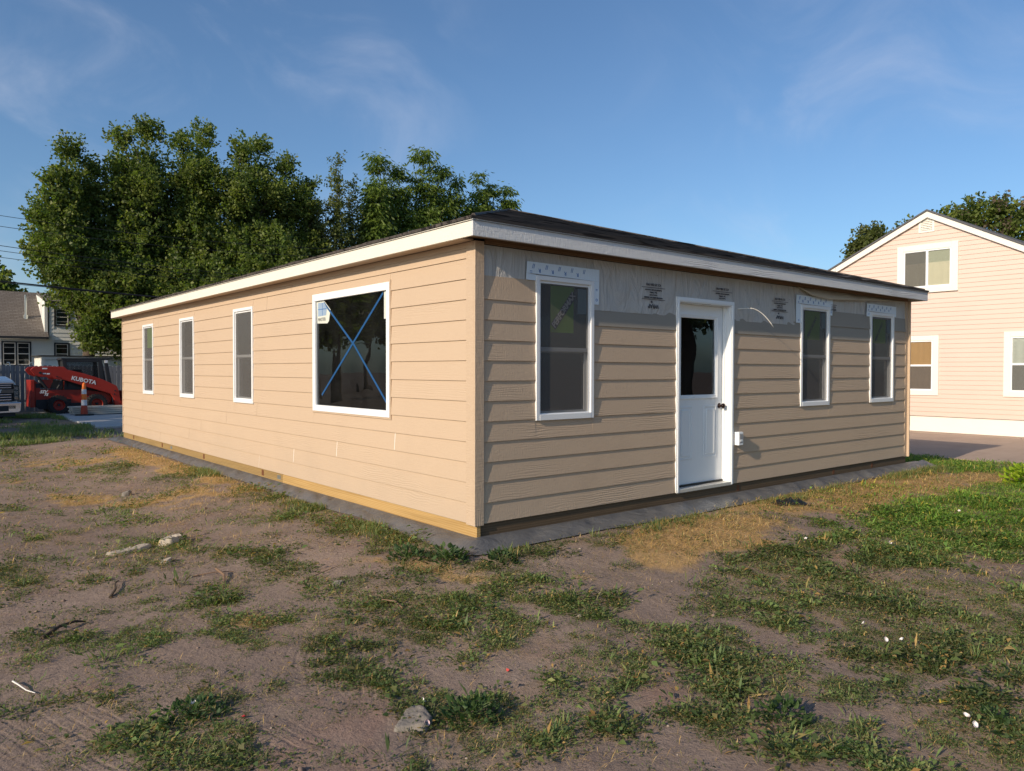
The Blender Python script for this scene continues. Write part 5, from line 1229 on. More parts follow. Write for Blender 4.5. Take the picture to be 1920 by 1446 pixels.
def white_window(a, b, c, d, double, parts_bars=True):
    fr = MB(); t = .06
    fr.box(a, a + t, YH - .05, YH + .02, c, d); fr.box(b - t, b, YH - .05, YH + .02, c, d); fr.box(a + t, b - t, YH - .049, YH + .02, d - t, d); fr.box(a + t, b - t, YH - .051, YH + .02, c, c + t)
    if double: fr.box((a + b) / 2 - .035, (a + b) / 2 + .035, YH - .048, YH + .02, c + t, d - t)
    w = wp(fr, 'window', M['dark_trim'])
    cols = [(a + t, (a + b) / 2 - .035), ((a + b) / 2 + .035, b - t)] if double else [(a + t, b - t)]
    for p, q in cols:
        s = MB(); e = .03; zm = (c + d) / 2
        s.box(p, p + e, YH - .03, YH + .019, c + t, d - t); s.box(q - e, q, YH - .03, YH + .019, c + t, d - t); s.box(p + e, q - e, YH - .029, YH + .019, d - t - e, d - t); s.box(p + e, q - e, YH - .029, YH + .019, c + t, c + t + e)
        s.box(p + e, q - e, YH - .028, YH + .019, zm - .015, zm + .015)
        for k in (.25, .75): s.box(p + e, q - e, YH - .02, YH - .012, c + (d - c) * k - .006, c + (d - c) * k + .006)
        wp(s, 'sash', M['offwhite'], w)
        wp(MB().quad((p, YH - .006, c + t), (q, YH - .006, c + t), (q, YH - .006, d - t), (p, YH - .006, d - t)), 'glass_pane', M['glass_dark'], w)
        wp(MB().quad((p, YH + .012, c + t), (q, YH + .012, c + t), (q, YH + .012, d - t), (p, YH + .012, d - t)), 'window_blind', mat_simple('dim_blind', (.12, .12, .115), .8), w)
for (a, b, c, d), dbl in zip(wins, (True, False)): white_window(a, b, c, d, dbl)
white_window(1.87, 2.48, 3.30, 4.13, False)
# shed between fence and house
sh = thing('garden_shed', 'low white shed with dark flat roof edge standing behind the loader', 'shed', (3.0, 31.5, -.3)); SI = Matrix.Translation((-3.0, -31.5, .3))
def sp(mb, name, mat): o = mb.build(name, mat, sh); o.matrix_parent_inverse = SI; return o
sp(MB().box(1.02, 6.5, 31.2, 33.4, -.3, 1.88), 'wall', M['white_siding'])
z = 1.0
while z < 1.7:
    sp(MB().prism([(.02, z), (.004, z + .155), (-.01, z + .155), (-.01, z)], lambda u, v, w: (w, 31.2 - u, v), 1.12, 6.5), 'siding_course', M['white_siding']); z += .155
sp(MB().box(.98, 6.6, 31.10, 31.17, 1.78, 1.89), 'fascia_board', M['offwhite']); sp(MB().box(.9, 6.6, 31.05, 33.5, 1.89, 1.94), 'roof', M['dark_trim'])
sp(MB().box(1.00, 1.12, 31.15, 31.2, 1.4, 1.78), 'corner_board', M['offwhite'])
# cream arched hose hangers peeping over the fence
for x in (-.35, .42):
    o = MB().tube([(x - .07, 29.4, 1.2), (x - .06, 29.4, 1.52), (x - .03, 29.4, 1.62), (x + .03, 29.4, 1.62), (x + .06, 29.4, 1.52), (x + .07, 29.4, 1.2)], .022, 8).build('arched_pipe', M['offwhite'], None, smooth=True)
    tag(o, 'cream arched pipe peeping over the grey fence, ' + ('at the left picture edge' if x < 0 else 'below the double window'), 'pipe')

# ---- skid-steer loader
RED = mat_simple('loader_red_paint', (.33, .022, .010), .38, 0, .12, 5, 0, 40, .5, .2); BLK = mat_simple('loader_black', (.018, .019, .022), .55)
RUB = mat_simple('tyre_rubber', (.016, .016, .017), .85, 0, .25, 20, .004, 60); WHD = mat_simple('white_decal', (.72, .72, .72), .5); GLS = mat_glass('cab_glass', (.72, .74, .76), 1.0)
sk = thing('skid_steer_loader', 'red and black skid-steer loader parked beside the fence', 'loader', (1.5, 27.1, -.28)); KI = Matrix.Translation((-1.5, -27.1, .28))
def kp(mb, name, mat, parent=None, **k):
    o = mb.build(name, mat, parent or sk, **k)
    if parent is None: o.matrix_parent_inverse = KI
    return o
side = lambda u, v, w: (u, w, v)
kp(MB().prism([(.16, .95), (.26, .86), (.34, .62), (1.06, .60), (1.10, .93), (1.34, .95), (1.44, .62), (2.45, .50), (2.66, .30), (2.62, .12), (2.46, .02), (.30, -.06), (.16, .0)], side, 26.66, 27.62), 'body', RED, bevel=.02)
kp(MB().prism([(.20, .25), (1.30, .27), (1.30, .12), (2.5, .12), (2.45, -.02), (.3, -.10), (.18, .0)], side, 26.63, 26.657), 'lower_panel', BLK)
kp(MB().box(.02, .155, 26.60, 27.66, -.02, .97), 'rear_door', RED, bevel=.02)
kp(MB().box(.19, .34, 26.64, 26.655, .68, .84), 'tail_lamp', BLK)
for s_ in (0, 1):
    y0, y1 = (26.40, 26.52) if s_ == 0 else (27.76, 27.88)
    arm = kp(MB().prism([(.0, 1.33), (.10, 1.44), (.30, 1.465), (1.05, 1.45), (1.16, 1.34), (1.7, 1.20), (2.3, .985), (2.78, .74), (2.86, .55), (2.93, -.02), (2.72, -.02), (2.68, .26), (2.56, .44), (2.3, .53), (1.8, .70), (1.3, .88), (1.04, .97), (.76, 1.0), (.68, 1.07), (.28, 1.08), (.12, 1.16)], side, y0, y1), 'lift_arm', RED, bevel=.015)
    if s_ == 0:
        for (cx, cz, r) in ((.30, 1.23, .045), (.82, 1.09, .025), (2.72, .55, .03), (2.70, .42, .03)):
            kp(MB().lathe([(.0001, 0), (r, 0), (r, .02), (.0001, .02)], lambda h, a_, b_: (cx + a_, y0 - h, cz + b_), 12), 'pivot_pin', BLK, arm)
        ang = math.atan2(-.155, .66)
        Mx = Matrix.Translation((1.68, y0 - .006, .945)) @ Matrix.Rotation(-ang, 4, 'Y') @ Matrix.Rotation(R(90), 4, 'X')
        text('KUBOTA', .205, Mx, WHD, arm, 'maker_lettering', bold=.006, extrude=.002)
        for (x_, z_, w__, h_) in ((.36, 1.36, .16, .045), (.38, 1.18, .10, .04), (.50, 1.17, .10, .045)): kp(MB().box(x_, x_ + w__, y0 - .003, y0 - .0005, z_, z_ + h_), 'decal', WHD, arm)
text('SSV', .15, KI @ Matrix.Translation((.42, 26.625, .535)) @ Matrix.Rotation(R(90), 4, 'X'), WHD, sk, 'model_lettering', bold=.006, extrude=.002, shear=.3)
text('75', .13, KI @ Matrix.Translation((.50, 26.624, .43)) @ Matrix.Rotation(R(90), 4, 'X'), WHD, sk, 'model_lettering', bold=.006, extrude=.002, shear=.3)
kp(MB().prism([(.36, .98), (.74, .99), (.62, .66), (.50, .64)], side, 26.60, 26.655), 'arm_link', RED); kp(MB().tube([(.2, 26.58, 1.15), (.52, 26.58, .66)], .045, 10), 'hydraulic_cylinder', BLK)
kp(MB().tube([(.86, 26.6, .65), (1.06, 26.58, 1.0)], .035, 10), 'hydraulic_cylinder', BLK)
kp(MB().prism([(.36, .68), (.70, .64), (1.05, .62), (1.06, .92), (.72, .98), (.40, .9)], side, 26.75, 27.5), 'engine_cover', BLK)
# cab
cf = MB()
cf.prism([(1.00, 1.70), (2.56, 1.72), (2.70, 1.76), (2.70, 1.79), (1.00, 1.77)], side, 26.64, 27.64)
for y0, y1 in ((26.64, 26.70), (27.58, 27.64)):
    cf.prism([(1.02, 1.70), (1.16, 1.70), (1.24, 1.10), (1.20, .60), (1.08, .60), (1.10, 1.2)], side, y0, y1); cf.prism([(2.20, 1.72), (2.34, 1.72), (2.42, .60), (2.26, .60)], side, y0, y1)
    cf.prism([(2.40, 1.73), (2.52, 1.73), (2.70, .60), (2.56, .55)], side, y0, y1); cf.prism([(1.16, .60), (2.3, .60), (2.3, .92), (1.9, .98), (1.3, 1.16), (1.2, 1.16)], side, y0, y1)
    cf.prism([(1.14, 1.62), (2.24, 1.64), (2.24, 1.71), (1.10, 1.70)], side, y0, y1)
cf.box(1.10, 1.16, 26.70, 27.58, .6, 1.70); cf.box(1.16, 2.3, 26.7, 27.58, .30, .60)
cab = kp(cf, 'cab', BLK, bevel=.01)
kp(MB().prism([(1.24, 1.16), (1.16, 1.62), (2.22, 1.64), (2.26, .93), (1.9, .98)], side, 26.665, 26.672), 'cab_window', GLS, cab)
kp(MB().prism([(1.24, 1.16), (1.16, 1.62), (2.22, 1.64), (2.26, .93), (1.9, .98)], side, 27.605, 27.612), 'cab_window', GLS, cab)
kp(MB().box(1.42, 1.72, 26.95, 27.35, .75, 1.35), 'seat', BLK, cab, bevel=.04); kp(MB().tube([(2.05, 26.80, .7), (2.08, 26.80, 1.15)], .03, 8), 'joystick', BLK, cab)
kp(MB().box(2.42, 2.52, 26.60, 26.66, 1.60, 1.70), 'work_lamp', WHD, cab)
for (cx, cz) in ((.87, .055), (2.10, .075)):
    for y0, sg in ((26.30, 1), (27.66, 1)):
        ty = MB().lathe([(.19, .0), (.30, -.005), (.335, .02), (.345, .07), (.345, .25), (.335, .30), (.30, .32), (.19, .32)], lambda h, a_, b_: (cx + a_, y0 + h, cz + b_), 32)
        for q in range(22):
            t = 2 * math.pi * q / 22; t2 = t + .09
            for h0, h1 in ((.0, .15), (.17, .32)):
                tt = t + (math.pi / 22 if h0 else 0)
                c_, s__ = math.cos(tt), math.sin(tt); c2, s2 = math.cos(tt + .12), math.sin(tt + .12)
                ty.poly([(cx + .365 * c_, y0 + h0, cz + .365 * s__), (cx + .365 * c2, y0 + h0, cz + .365 * s2), (cx + .365 * c2, y0 + h1, cz + .365 * s2), (cx + .365 * c_, y0 + h1, cz + .365 * s__)])
                ty.poly([(cx + .30 * c_, y0 + h0, cz + .30 * s__), (cx + .30 * c2, y0 + h0, cz + .30 * s2), (cx + .365 * c2, y0 + h0, cz + .365 * s2), (cx + .365 * c_, y0 + h0, cz + .365 * s__)])
        wl = kp(ty, 'wheel', RUB)
        kp(MB().lathe([(.0001, .10), (.06, .10), (.07, .06), (.12, .12), (.16, .10), (.185, .02), (.20, .0), (.20, .03), (.19, .12)], lambda h, a_, b_: (cx + a_, y0 + h, cz + b_), 24), 'rim', RED, wl, smooth=True)
        kp(MB().lathe([(.0001, .04), (.045, .045), (.05, .10)], lambda h, a_, b_: (cx + a_, y0 + h, cz + b_), 12), 'hub', BLK, wl)
kp(MB().prism([(2.95, .0), (3.0, .55), (3.2, .50), (3.75, -.15), (3.70, -.24), (3.05, -.24)], side, 26.35, 27.9), 'bucket', RED, bevel=.01)

# ---- traffic cone, lumber
ORG = mat_simple('orange_plastic', (.72, .16, .02), .45); ORD = mat_simple('faded_red_orange', (.36, .045, .02), .5); REFL = mat_simple('reflective_white', (.62, .62, .64), .4)
cn = thing('channelizer_cone', 'slim orange and white striped traffic cone on a black base', 'traffic cone', (1.26, 24.0, -.225)); NI = Matrix.Translation((-1.26, -24.0, .225))
def cpn(mb, name, mat): o = mb.build(name, mat, cn, smooth=False); o.matrix_parent_inverse = NI; return o
cpn(MB().prism([(.30 * math.cos(t), .26 * math.sin(t)) for t in np.linspace(R(22.5), R(382.5), 9)[:-1]], lambda u, v, w: (1.26 + u, 24.0 + v, w), -.225, -.175), 'base', BLK)
hs_ = [(-.175, .115, ORD), (.12, .090, REFL), (.31, .082, ORG), (.51, .074, REFL), (.67, .066, ORG), (.86, .052, ORG), (.885, .03, ORG)]
for (z0, r0, mt), (z1, r1, _) in zip(hs_[:-1], hs_[1:]):
    cpn(MB().lathe([(r0, z0), (r1 + (.004 if z1 < .86 else 0), z1)], lambda h, a_, b_: (1.26 + a_, 24.0 + b_, h), 20), 'reflective_band' if mt is REFL else 'cone_body', mt)
cpn(MB().lathe([(.03, .885), (.02, .90), (.0001, .905)], lambda h, a_, b_: (1.26 + a_, 24.0 + b_, h), 20), 'cone_tip', ORG)
lum = thing('lumber_stack', 'stack of long pale grey boards lying on the concrete pad by the cone', 'lumber', (2.5, 24.6, -.225)); UI = Matrix.Translation((-2.5, -24.6, .225))
M['lumber'] = mat_lumber('pale_lumber', (.42, .39, .33), (.54, .50, .43), 'x')
for r_ in range(4):
    for c_ in range(3):
        x0 = .95 + g_.uniform(-.03, .06); z0 = -.20 + r_ * .068 + (.0 if r_ else 0)
        o = MB().box(x0, x0 + 4.6, 24.25 + c_ * .27, 24.25 + c_ * .27 + .245, z0, z0 + .056).build('board', M['lumber'], lum, bevel=.004); o.matrix_parent_inverse = UI

# ---- pickup at the left edge
WHT = mat_simple('white_car_paint', (.74, .76, .79), .18, 0, .02, 2, 0, 40, .5, .6); CHR = mat_simple('chrome', (.62, .63, .65), .12, 1.0, .03); GLP = mat_glass('lamp_lens', (.75, .78, .80), 1.3)
TR = 25
pk = thing('pickup_truck', 'white pickup truck with chrome grille cut off by the left picture edge', 'pickup truck', (-1.62, 22.6, -.28), R(TR))
def tp(mb, name, mat, parent=None, **k): return mb.build(name, mat, parent or pk, **k)
# local frame: x across (right = +x seen from the front), -y forward, z up from the ground
prof = [(-2.9 + 2.9, 0)]
body = MB()
def section(y, w, z0, z1, r=.12):
    return [(-w, y, z0), (w, y, z0), (w + .01, y, (z0 + z1) / 2), (w, y, z1 - r), (w - r * .8, y, z1), (0, y, z1 + .03), (-w + r * .8, y, z1), (-w, y, z1 - r), (-w - .01, y, (z0 + z1) / 2)]
secs = [section(0.06, .93, .62, 1.22, .16), section(.14, .97, .55, 1.30, .14), section(.5, 1.0, .50, 1.40, .12), section(1.5, 1.02, .48, 1.46, .10), section(5.9, 1.02, .48, 1.42, .10)]
for s in secs: body.v += s
for i in range(len(secs) - 1):
    for k in range(9): body.f.append((i * 9 + k, i * 9 + (k + 1) % 9, (i + 1) * 9 + (k + 1) % 9, (i + 1) * 9 + k))
body.f.append(tuple(range(9))); body.f.append(tuple(range(36, 45))[::-1])
tp(body, 'body', WHT, smooth=False, bevel=.03)
tp(MB().prism([(-.36, 1.42), (-.22, 1.455), (.22, 1.455), (.36, 1.42)], lambda u, v, w: (u, w, v), .35, 1.4), 'hood_scoop', WHT, bevel=.02); tp(MB().box(-.25, .25, .335, .349, 1.425, 1.448), 'scoop_opening', BLK)
tp(MB().prism([(1.45, 1.44), (2.15, 1.98), (3.9, 2.0), (4.3, 1.44)], lambda u, v, w: (w, u, v), -.86, .86), 'cab', WHT, bevel=.05)
tp(MB().prism([(1.50, 1.50), (2.08, 1.95), (2.07, 1.96), (1.49, 1.51)], lambda u, v, w: (w, u, v), -.78, .78), 'windscreen', GLS)
tp(MB().box(-.80, .80, .02, .055, .62, 1.20), 'grille_backing', BLK)
for i, (z0, h) in enumerate([(.66, .035), (.74, .035), (.82, .035), (1.04, .035), (1.11, .035)]):
    tp(MB().box(-.74, .74, -.02, .018, z0, z0 + h), 'grille_bar', CHR, bevel=.008)
tp(MB().box(-.80, .80, -.035, .018, .88, 1.01), 'grille_bar', mat_simple('dark_grille_bar', (.10, .10, .10), .3, .6), bevel=.012)
text('CHEVROLET', .125, Matrix.Translation((0, -.038, .945)) @ Matrix.Rotation(R(90), 4, 'X'), WHD, pk, 'grille_lettering', bold=.005, spacing=1.35, extrude=.004)
tp(MB().box(-.83, .83, -.01, .05, 1.165, 1.215), 'grille_bar', CHR, bevel=.01)
for s_ in (-1, 1):
    hl = tp(MB().prism([(s_ * .78, 1.17), (s_ * .98, 1.12), (s_ * 1.0, .66), (s_ * .82, .62)][::s_], lambda u, v, w: (u, w, v), .0, .12), 'headlight', BLK, bevel=.01)
    tp(MB().prism([(s_ * .80, 1.15), (s_ * .965, 1.10), (s_ * .985, .68), (s_ * .84, .65)][::s_], lambda u, v, w: (u, w, v), -.012, -.004), 'lamp_lens', GLP, hl)
    for z0 in (.70, .84, .98): tp(MB().box(min(s_ * .84, s_ * .95), max(s_ * .84, s_ * .95), -.003, .0, z0, z0 + .10), 'lamp_reflector', CHR, hl)
    tp(MB().box(min(s_ * .62, s_ * .80), max(s_ * .62, s_ * .80), -.125, -.10, .40, .50), 'fog_lamp', GLP)
    for y_ in (1.05, 4.7):
        cx_ = s_ * .86
        wl = tp(MB().lathe([(.22, -.13), (.36, -.14), (.40, -.10), (.40, .10), (.36, .14), (.22, .13)], lambda h, a_, b_: (cx_ + h, y_ + a_, .40 + b_), 28), 'wheel', RUB)
        tp(MB().lathe([(.0001, .08), (.08, .09), (.20, .06), (.23, .12)], lambda h, a_, b_: (cx_ + s_ * h, y_ + a_, .40 + b_), 24), 'rim', CHR, wl)
tp(MB().prism([(-.98, .30), (-.9, .26), (.9, .26), (.98, .30), (1.0, .60), (-1.0, .60)], lambda u, v, w: (u, w, v), -.10, .10), 'bumper', CHR, bevel=.03)
tp(MB().box(-.60, .60, -.112, -.101, .33, .50), 'bumper_opening', BLK); tp(MB().box(-.85, .85, -.03, .3, .16, .27), 'air_dam', BLK)

# ---- overhead wires
def wire(p, q, sag, r, label):
    P, Q = Vector(p), Vector(q); pts = []
    for i in range(25):
        t = i / 24; v = P.lerp(Q, t); v.z -= sag * 4 * t * (1 - t); pts.append(tuple(v))
    o = MB().tube(pts, r, 5).build('overhead_wire', M['black'], None, smooth=True); tag(o, label, 'wire', 'overhead wires left of the trees')
for i, (p, q, s, r, l) in enumerate([((-12, 27, 7.9), (16, 27, 7.3), .9, .010, 'topmost thin wire crossing the sky left of the trees'), ((-12, 27, 7.5), (16, 27, 6.95), .9, .010, 'second thin wire from the top left of the trees'),
        ((-12, 27, 6.85), (16, 27, 5.5), .6, .012, 'third wire down in the sky at the left edge'), ((-12, 27, 6.6), (16, 27, 5.3), .55, .010, 'fourth wire down, close below the third'), ((-12, 27, 6.35), (16, 27, 5.1), .55, .010, 'lowest of the thin sky wires at the left edge'),
        ((-12, 27, 5.25), (18, 27, 4.05), .35, .028, 'thick black cable crossing in front of the tall tree above the grey roof'), ((-12, 27.3, 5.1), (18, 27.3, 4.0), .25, .012, 'thin wire running with the thick black cable')]):
    wire(p, q, s, r, l)

# ================================================================ small things on the ground
def gp(x, y, dz=0): return (x, y, float(ground_z(x, y)) + dz)
def lump(name, pts, h, mat, seed, rough=.3, sub_=12):
    """broken stone: height field inside an outline, with a rough faceted top"""
    cx = sum(p[0] for p in pts) / len(pts); cy = sum(p[1] for p in pts) / len(pts)
    pts = [(a_[0] + (b_[0] - a_[0]) * t_, a_[1] + (b_[1] - a_[1]) * t_) for a_, b_ in zip(pts, pts[1:] + pts[:1]) for t_ in (0, .25, .5, .75)]
    an = np.array([math.atan2(p[1] - cy, p[0] - cx) for p in pts]); rd = np.array([math.hypot(p[0] - cx, p[1] - cy) for p in pts]); o = np.argsort(an); an, rd = an[o], rd[o]
    an = np.concatenate([an - 2 * np.pi, an, an + 2 * np.pi]); rd = np.tile(rd, 3)
    nt_, nr = 48, 12; T_, R_ = np.meshgrid(np.linspace(-np.pi, np.pi, nt_, endpoint=False), np.linspace(0, 1, nr))
    RR = np.interp(T_, an, rd) * (1 + .10 * (fbm(np.cos(T_) * 1.4, np.sin(T_) * 1.4, .5, 3, seed) - .5)); X_ = cx + np.cos(T_) * RR * R_; Y_ = cy + np.sin(T_) * RR * R_
    prof_ = np.clip((1 - R_) / .10, 0, 1) ** .7
    nz_ = fbm(X_, Y_, .09, 4, seed + 5); stepz = np.round(nz_ * 4) / 4
    Z_ = ground_z(X_, Y_) * 0 + float(ground_z(cx, cy)) - .012 + prof_ * (h * .62 + h * 1.0 * (nz_ * .6 + stepz * .4) + .3 * h * (X_ - cx) / max(rd))
    V_ = np.stack([X_, Y_, Z_], -1).reshape(-1, 3); i_ = np.arange(nt_ * nr).reshape(nr, nt_); j_ = np.roll(i_, -1, 1)
    F_ = np.stack([i_[:-1], j_[:-1], j_[1:], i_[1:]], -1).reshape(-1, 4)
    return link(name, fast_mesh(name, V_, F_, [mat]), None)
def ring(cx, cy, a, b, rot, n, seed, j=.18):
    g = random.Random(seed); out = []
    for k in range(n):
        t = 2 * math.pi * k / n; r = 1 + g.uniform(-j, j); u, v = a * math.cos(t) * r, b * math.sin(t) * r
        out.append((cx + u * math.cos(rot) - v * math.sin(rot), cy + u * math.sin(rot) + v * math.cos(rot)))
    return out
M['stone'] = mat_simple('grey_brown_stone', (.21, .185, .16), .9, 0, .25, 25, .006, 60); M['pale_stone'] = mat_simple('pale_concrete_lump', (.42, .36, .29), .95, 0, .2, 18, .008, 50)
M['dead_wood'] = mat_simple('dead_stick', (.20, .125, .08), .9, 0, .3, 30, .002, 80); M['dark_wood'] = mat_simple('dark_rotten_wood', (.07, .05, .035), .95, 0, .3, 30, .002, 80)
tag(lump('flat_stone', [(-2.20, -2.31), (-2.14, -2.33), (-2.07, -2.39), (-2.0, -2.35), (-1.975, -2.24), (-1.985, -2.17), (-2.04, -2.18)], .036, M['stone'], 1), 'flat grey triangular stone half buried in the weeds near the bottom of the picture', 'stone')
tag(lump('concrete_crumb', ring(-2.30, 2.02, .20, .055, .25, 11, 2), .035, M['pale_stone'], 2), 'long pale lump of broken concrete lying in the dirt left of the house', 'rubble')
tag(lump('concrete_crumb', ring(-1.92, 2.10, .13, .07, .3, 10, 3), .07, M['pale_stone'], 3), 'taller pale lump with weeds growing over it beside the long broken lump', 'rubble')
tag(lump('stone', ring(-1.60, 5.24, .07, .045, .2, 9, 4), .065, M['stone'], 4), 'brown stone on the dirt halfway along the sunlit wall', 'stone')
tag(lump('stone', ring(-2.14, 1.43, .05, .03, .2, 7, 5), .035, M['pale_stone'], 5), 'small pale wedge-shaped stone below the broken concrete lumps', 'stone')
tag(lump('stone', ring(-1.41, -.2, .05, .04, .2, 8, 6), .03, M['stone'], 6), 'small grey stone on the bare patch left of the central weeds', 'stone')
def stick(pts, r, mat, label, cat='stick', name='stick'):
    P = [gp(x, y, z) for x, y, z in pts]; n = len(P); o = MB().tube(P, [r * (1 - .55 * i / (n - 1)) for i in range(n)], 6).build(name, mat); return tag(o, label, cat)
stick([(-1.97, .72, .05), (-1.95, .60, .03), (-1.99, .48, .012), (-2.02, .40, .01)], .011, M['dead_wood'], 'short reddish-brown stick standing up from the dirt among the weeds')
stick([(-2.12, .79, .01), (-1.98, .75, .02), (-1.84, .70, .012)], .006, M['dead_wood'], 'thin light stick lying across the top of the short brown stick')
stick([(-2.73, .62, .01), (-2.67, .75, .02), (-2.64, .90, .03), (-2.60, .98, .02)], .010, M['dark_wood'], 'dark forked twig on the bare dirt in the left part of the yard')
stick([(-1.30, -.93, .01), (-1.31, -.84, .03), (-1.36, -.76, .035)], .009, M['dead_wood'], 'pale crooked twig in the weeds below the corner of the house')
stick([(-3.44, -.66, .02), (-3.425, -.74, .022), (-3.40, -.82, .014), (-3.37, -.88, .01)], .0045, M['cable'], 'short piece of white wire on the dirt at the left edge', 'wire', 'wire_scrap')
stick([(-1.62, .02, .01), (-1.42, .10, .02), (-1.20, .18, .012)], .005, M['dead_wood'], 'long thin straw stalk on the pale dirt patch left of the house corner')
stick([(-3.22, .02, .01), (-3.12, .10, .035), (-3.02, .17, .03), (-2.96, .18, .01)], .013, M['dark_wood'], 'dark curled strip of bark on the dirt near the left edge', 'bark')
# bindweed flowers
M['petal'] = mat_simple('white_petal', (.80, .74, .74), .6); M['petal_pink'] = mat_simple('pink_petal', (.74, .55, .58), .6)
def flower(x, y, r, label, pink=False, tilt=.5):
    t = thing('bindweed_flower', label, 'flower', gp(x, y, .035), random.uniform(0, 6), 'small white bindweed flowers in the weeds')
    m = MB(); n = 15; d = Vector((-.6, -.75, 1.1 - tilt)).normalized(); q = d.to_track_quat('Z', 'Y')
    for rr, h in ((.12, -.6), (.45, -.32), (1.0, 0), (.95, .02)):
        for k in range(n):
            a = 2 * math.pi * k / n; w = 1 + (.05 * math.cos(5 * a) if rr > .9 else 0); m.v.append(tuple(q @ Vector((rr * r * w * math.cos(a), rr * r * w * math.sin(a), h * r))))
    for i in range(3):
        for k in range(n): m.f.append((i * n + k, i * n + (k + 1) % n, (i + 1) * n + (k + 1) % n, (i + 1) * n + k))
    m.build('petals', M['petal_pink'] if pink else M['petal'], t, smooth=True); MB().tube([(0, 0, -.035), (0, 0, -r * .55)], .0015, 5).build('stem', M['weed_plain'], t)
M['weed_plain'] = mat_simple('stem_green', (.08, .12, .04), .6)
for (x, y, r, l, p_) in [(-1.94, -2.18, .016, 'round white bindweed flower just above the flat grey stone', False), (-2.05, -2.37, .015, 'pinkish bindweed flower at the lower right corner of the flat grey stone', True),
        (.81, -2.99, .014, 'white bindweed flower at the top left of the three in the right-hand weeds', False), (.62, -3.22, .015, 'left of the two neighbouring white bindweed flowers right of centre', False), (.68, -3.28, .014, 'right of the two neighbouring white bindweed flowers right of centre', False),
        (-.12, -3.91, .016, 'upper of the two white bindweed flowers near the bottom right corner', False), (-.19, -3.97, .015, 'lower of the two white bindweed flowers near the bottom right corner', False),
        (2.55, -1.64, .018, 'white bindweed flower lying on the dirt below the black rag', False), (3.11, -2.15, .016, 'small white flower in the weeds right of the orange scrap', False),
        (5.3, -1.94, .018, 'single white flower in the green lawn at the right', False), (-2.82, -1.54, .013, 'white flower in the dark weed clump at the lower left', False)]: flower(x, y, r, l, p_)
def scrap(x, y, s, mat, label, cat, name, seed=1, h=.012, asp=1.0):
    g = random.Random(seed); m = MB(); n = 7; z = float(ground_z(x, y)); c = (x, y, z + h * 1.4)
    ps = [(x + s * asp * math.cos(2 * math.pi * k / n) * g.uniform(.6, 1.1), y + s * math.sin(2 * math.pi * k / n) * g.uniform(.6, 1.1), z + h * g.uniform(.3, 1.6)) for k in range(n)]
    m.v = ps + [c] + [(p[0], p[1], p[2] - .002) for p in ps]; 
    for k in range(n): m.f.append((k, (k + 1) % n, n)); m.f.append((k, n + 1 + k, n + 1 + (k + 1) % n, (k + 1) % n))
    return tag(m.build(name, mat), label, cat)
scrap(2.80, -1.66, .05, mat_simple('orange_scrap', (.62, .30, .06), .6), 'orange leaf-sized scrap on the dirt right of the dry patch', 'scrap', 'orange_scrap', 2, asp=1.5)
scrap(-2.67, -1.79, .014, mat_simple('red_bit', (.50, .03, .04), .6), 'tiny red scrap right of the dark weed clump at the lower left', 'scrap', 'red_scrap', 3)
scrap(-1.38, -2.13, .014, mat_simple('red_bit2', (.50, .06, .05), .6), 'tiny red scrap on the dirt in the middle of the foreground', 'scrap', 'red_scrap', 4)
scrap(.015, -3.76, .022, mat_simple('yellow_leaf', (.42, .30, .04), .6), 'yellow fallen leaf in the lower right weeds', 'leaf', 'fallen_leaf', 5)
# black rag by the door side
rg = MB(); g2 = np.random.default_rng(4); nx_, ny_ = 26, 12
for j in range(ny_):
    for i in range(nx_):
        u = i / (nx_ - 1) - .5; v = j / (ny_ - 1) - .5; x = 3.87 + u * .44 * .8 + v * .10; y = -.72 - u * .44 * .45 + v * .17
        e = max(0, 1 - (2 * abs(u)) ** 3) * max(0, 1 - (2 * abs(v)) ** 2); neck = .55 + .45 * min(1, abs(u + .18) / .10)
        z = float(ground_z(x, y)) + .006 + e * neck * (.025 + .075 * float(fbm(np.array([u * 3.0]), np.array([v * 2.0]), .5, 3, 6)[0])); rg.v.append((x, y, z))
for j in range(ny_ - 1):
    for i in range(nx_ - 1): rg.f.append((j * nx_ + i, j * nx_ + i + 1, (j + 1) * nx_ + i + 1, (j + 1) * nx_ + i))
tag(rg.build('black_plastic_rag', mat_simple('crumpled_black_plastic', (.014, .014, .015), .3, 0, .2, 20, .006, 30)), 'crumpled black plastic rag lying on the dry grass by the door side', 'rag')
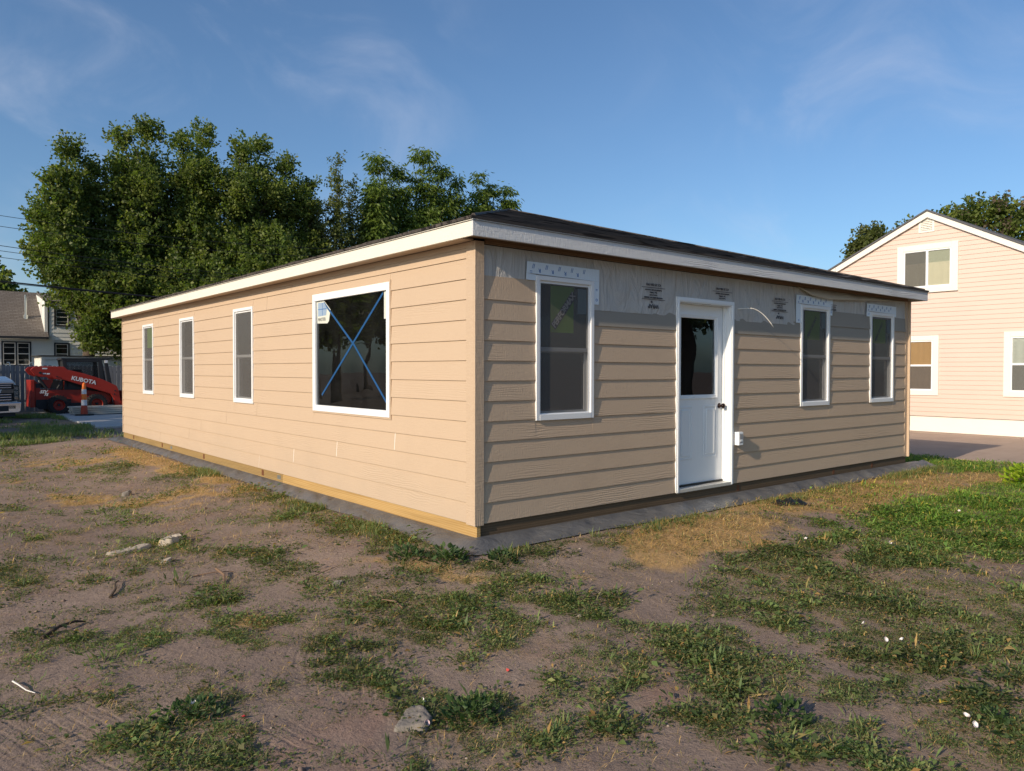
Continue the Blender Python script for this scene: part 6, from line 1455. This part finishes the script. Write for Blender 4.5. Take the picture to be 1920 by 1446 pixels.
# broad-leaved weeds at the corner and the bright shrub at the right edge
def leafy(name, label, cat, cx, cy, n, rad, hgt, size, cols, seed, group=None, zoff=0):
    g = np.random.default_rng(seed); t = thing(name, label, cat, gp(cx, cy), 0, group)
    m = MB(); tips = []
    for k in range(max(5, n // 14)):
        a = g.uniform(0, 6.28); r = rad * g.uniform(.2, .9); p = (r * math.cos(a), r * math.sin(a), hgt * g.uniform(.5, 1.0)); m.tube([(0, 0, 0), (p[0] * .4, p[1] * .4, p[2] * .6), p], [.004, .003, .0015], 5); tips.append(p)
    m.build('stems', M['weed_plain'], t)
    d = unit(g.normal(0, 1, (n, 3))); d[:, 2] = np.abs(d[:, 2]); rr = g.uniform(.35, 1, n) ** .6
    P = d * rr[:, None] * np.array([rad, rad, hgt]); A = unit(d * np.array([1, 1, .3]) + g.normal(0, .35, (n, 3)) + np.array([0, 0, .15])); T = unit(np.cross(A, np.array([0, 0, 1.0]) + g.normal(0, .3, (n, 3))))
    L = size * g.uniform(.6, 1.3, n); N = np.cross(A, T)
    mid1 = P + A * (L * .33)[:, None]; mid2 = P + A * (L * .72)[:, None] - N * (L * .06)[:, None]; tip = P + A * L[:, None] - N * (L * .18)[:, None]; w1 = (L * .34)[:, None]; w2 = (L * .26)[:, None]
    V = np.stack([P, mid1 - T * w1 + N * w1 * .3, mid2 - T * w2 + N * w2 * .3, tip, mid2 + T * w2 + N * w2 * .3, mid1 + T * w1 + N * w1 * .3], 1).reshape(-1, 3)
    F = np.concatenate([np.array([(0, 1, 2, 3)]) + (np.arange(n) * 6)[:, None], np.array([(0, 3, 4, 5)]) + (np.arange(n) * 6)[:, None]])
    col = np.array(cols)[g.integers(0, len(cols), n)] * g.uniform(.8, 1.2, (n, 1)); me = fast_mesh('leaves', V, F, [M['weed']], np.repeat(col, 6, 0)); link('leaves', me, None, t); return t
DK = [(.055, .10, .035), (.045, .085, .03), (.07, .115, .04)]
for (x, y, n, r, h, s, l) in [(-.50, -.30, 130, .16, .12, .045, 'dark broad-leaved weed against the black skirt at the house corner'), (-.70, -.02, 110, .15, .11, .042, 'broad-leaved weed just left of the corner of the black skirt'),
        (-.18, -.58, 100, .14, .10, .04, 'broad-leaved weed right of the house corner in front of the skirt'), (-.02, -4.0, 60, .07, .07, .03, 'small leafy weed with yellowing leaves near the bottom right corner'),
        (-2.85, -1.60, 150, .16, .07, .032, 'dark leafy weed clump at the lower left'), (-1.84, -2.42, 170, .14, .10, .034, 'dense leafy weed clump right of the flat grey stone'), (-.72, -3.35, 120, .12, .09, .036, 'leafy weed clump left of the bottom right bare patch')]:
    leafy('broadleaf_weed', l, 'weed', x, y, n, r, h, s, DK, int(abs(x) * 100) + n, 'larger leafy weeds')
BR = [(.32, .44, .03), (.26, .38, .03), (.38, .48, .04)]
leafy('bright_shrub', 'bright yellow-green leafy shrub cut off by the right picture edge', 'shrub', 8.38, -1.80, 340, .40, .33, .085, BR, 77)
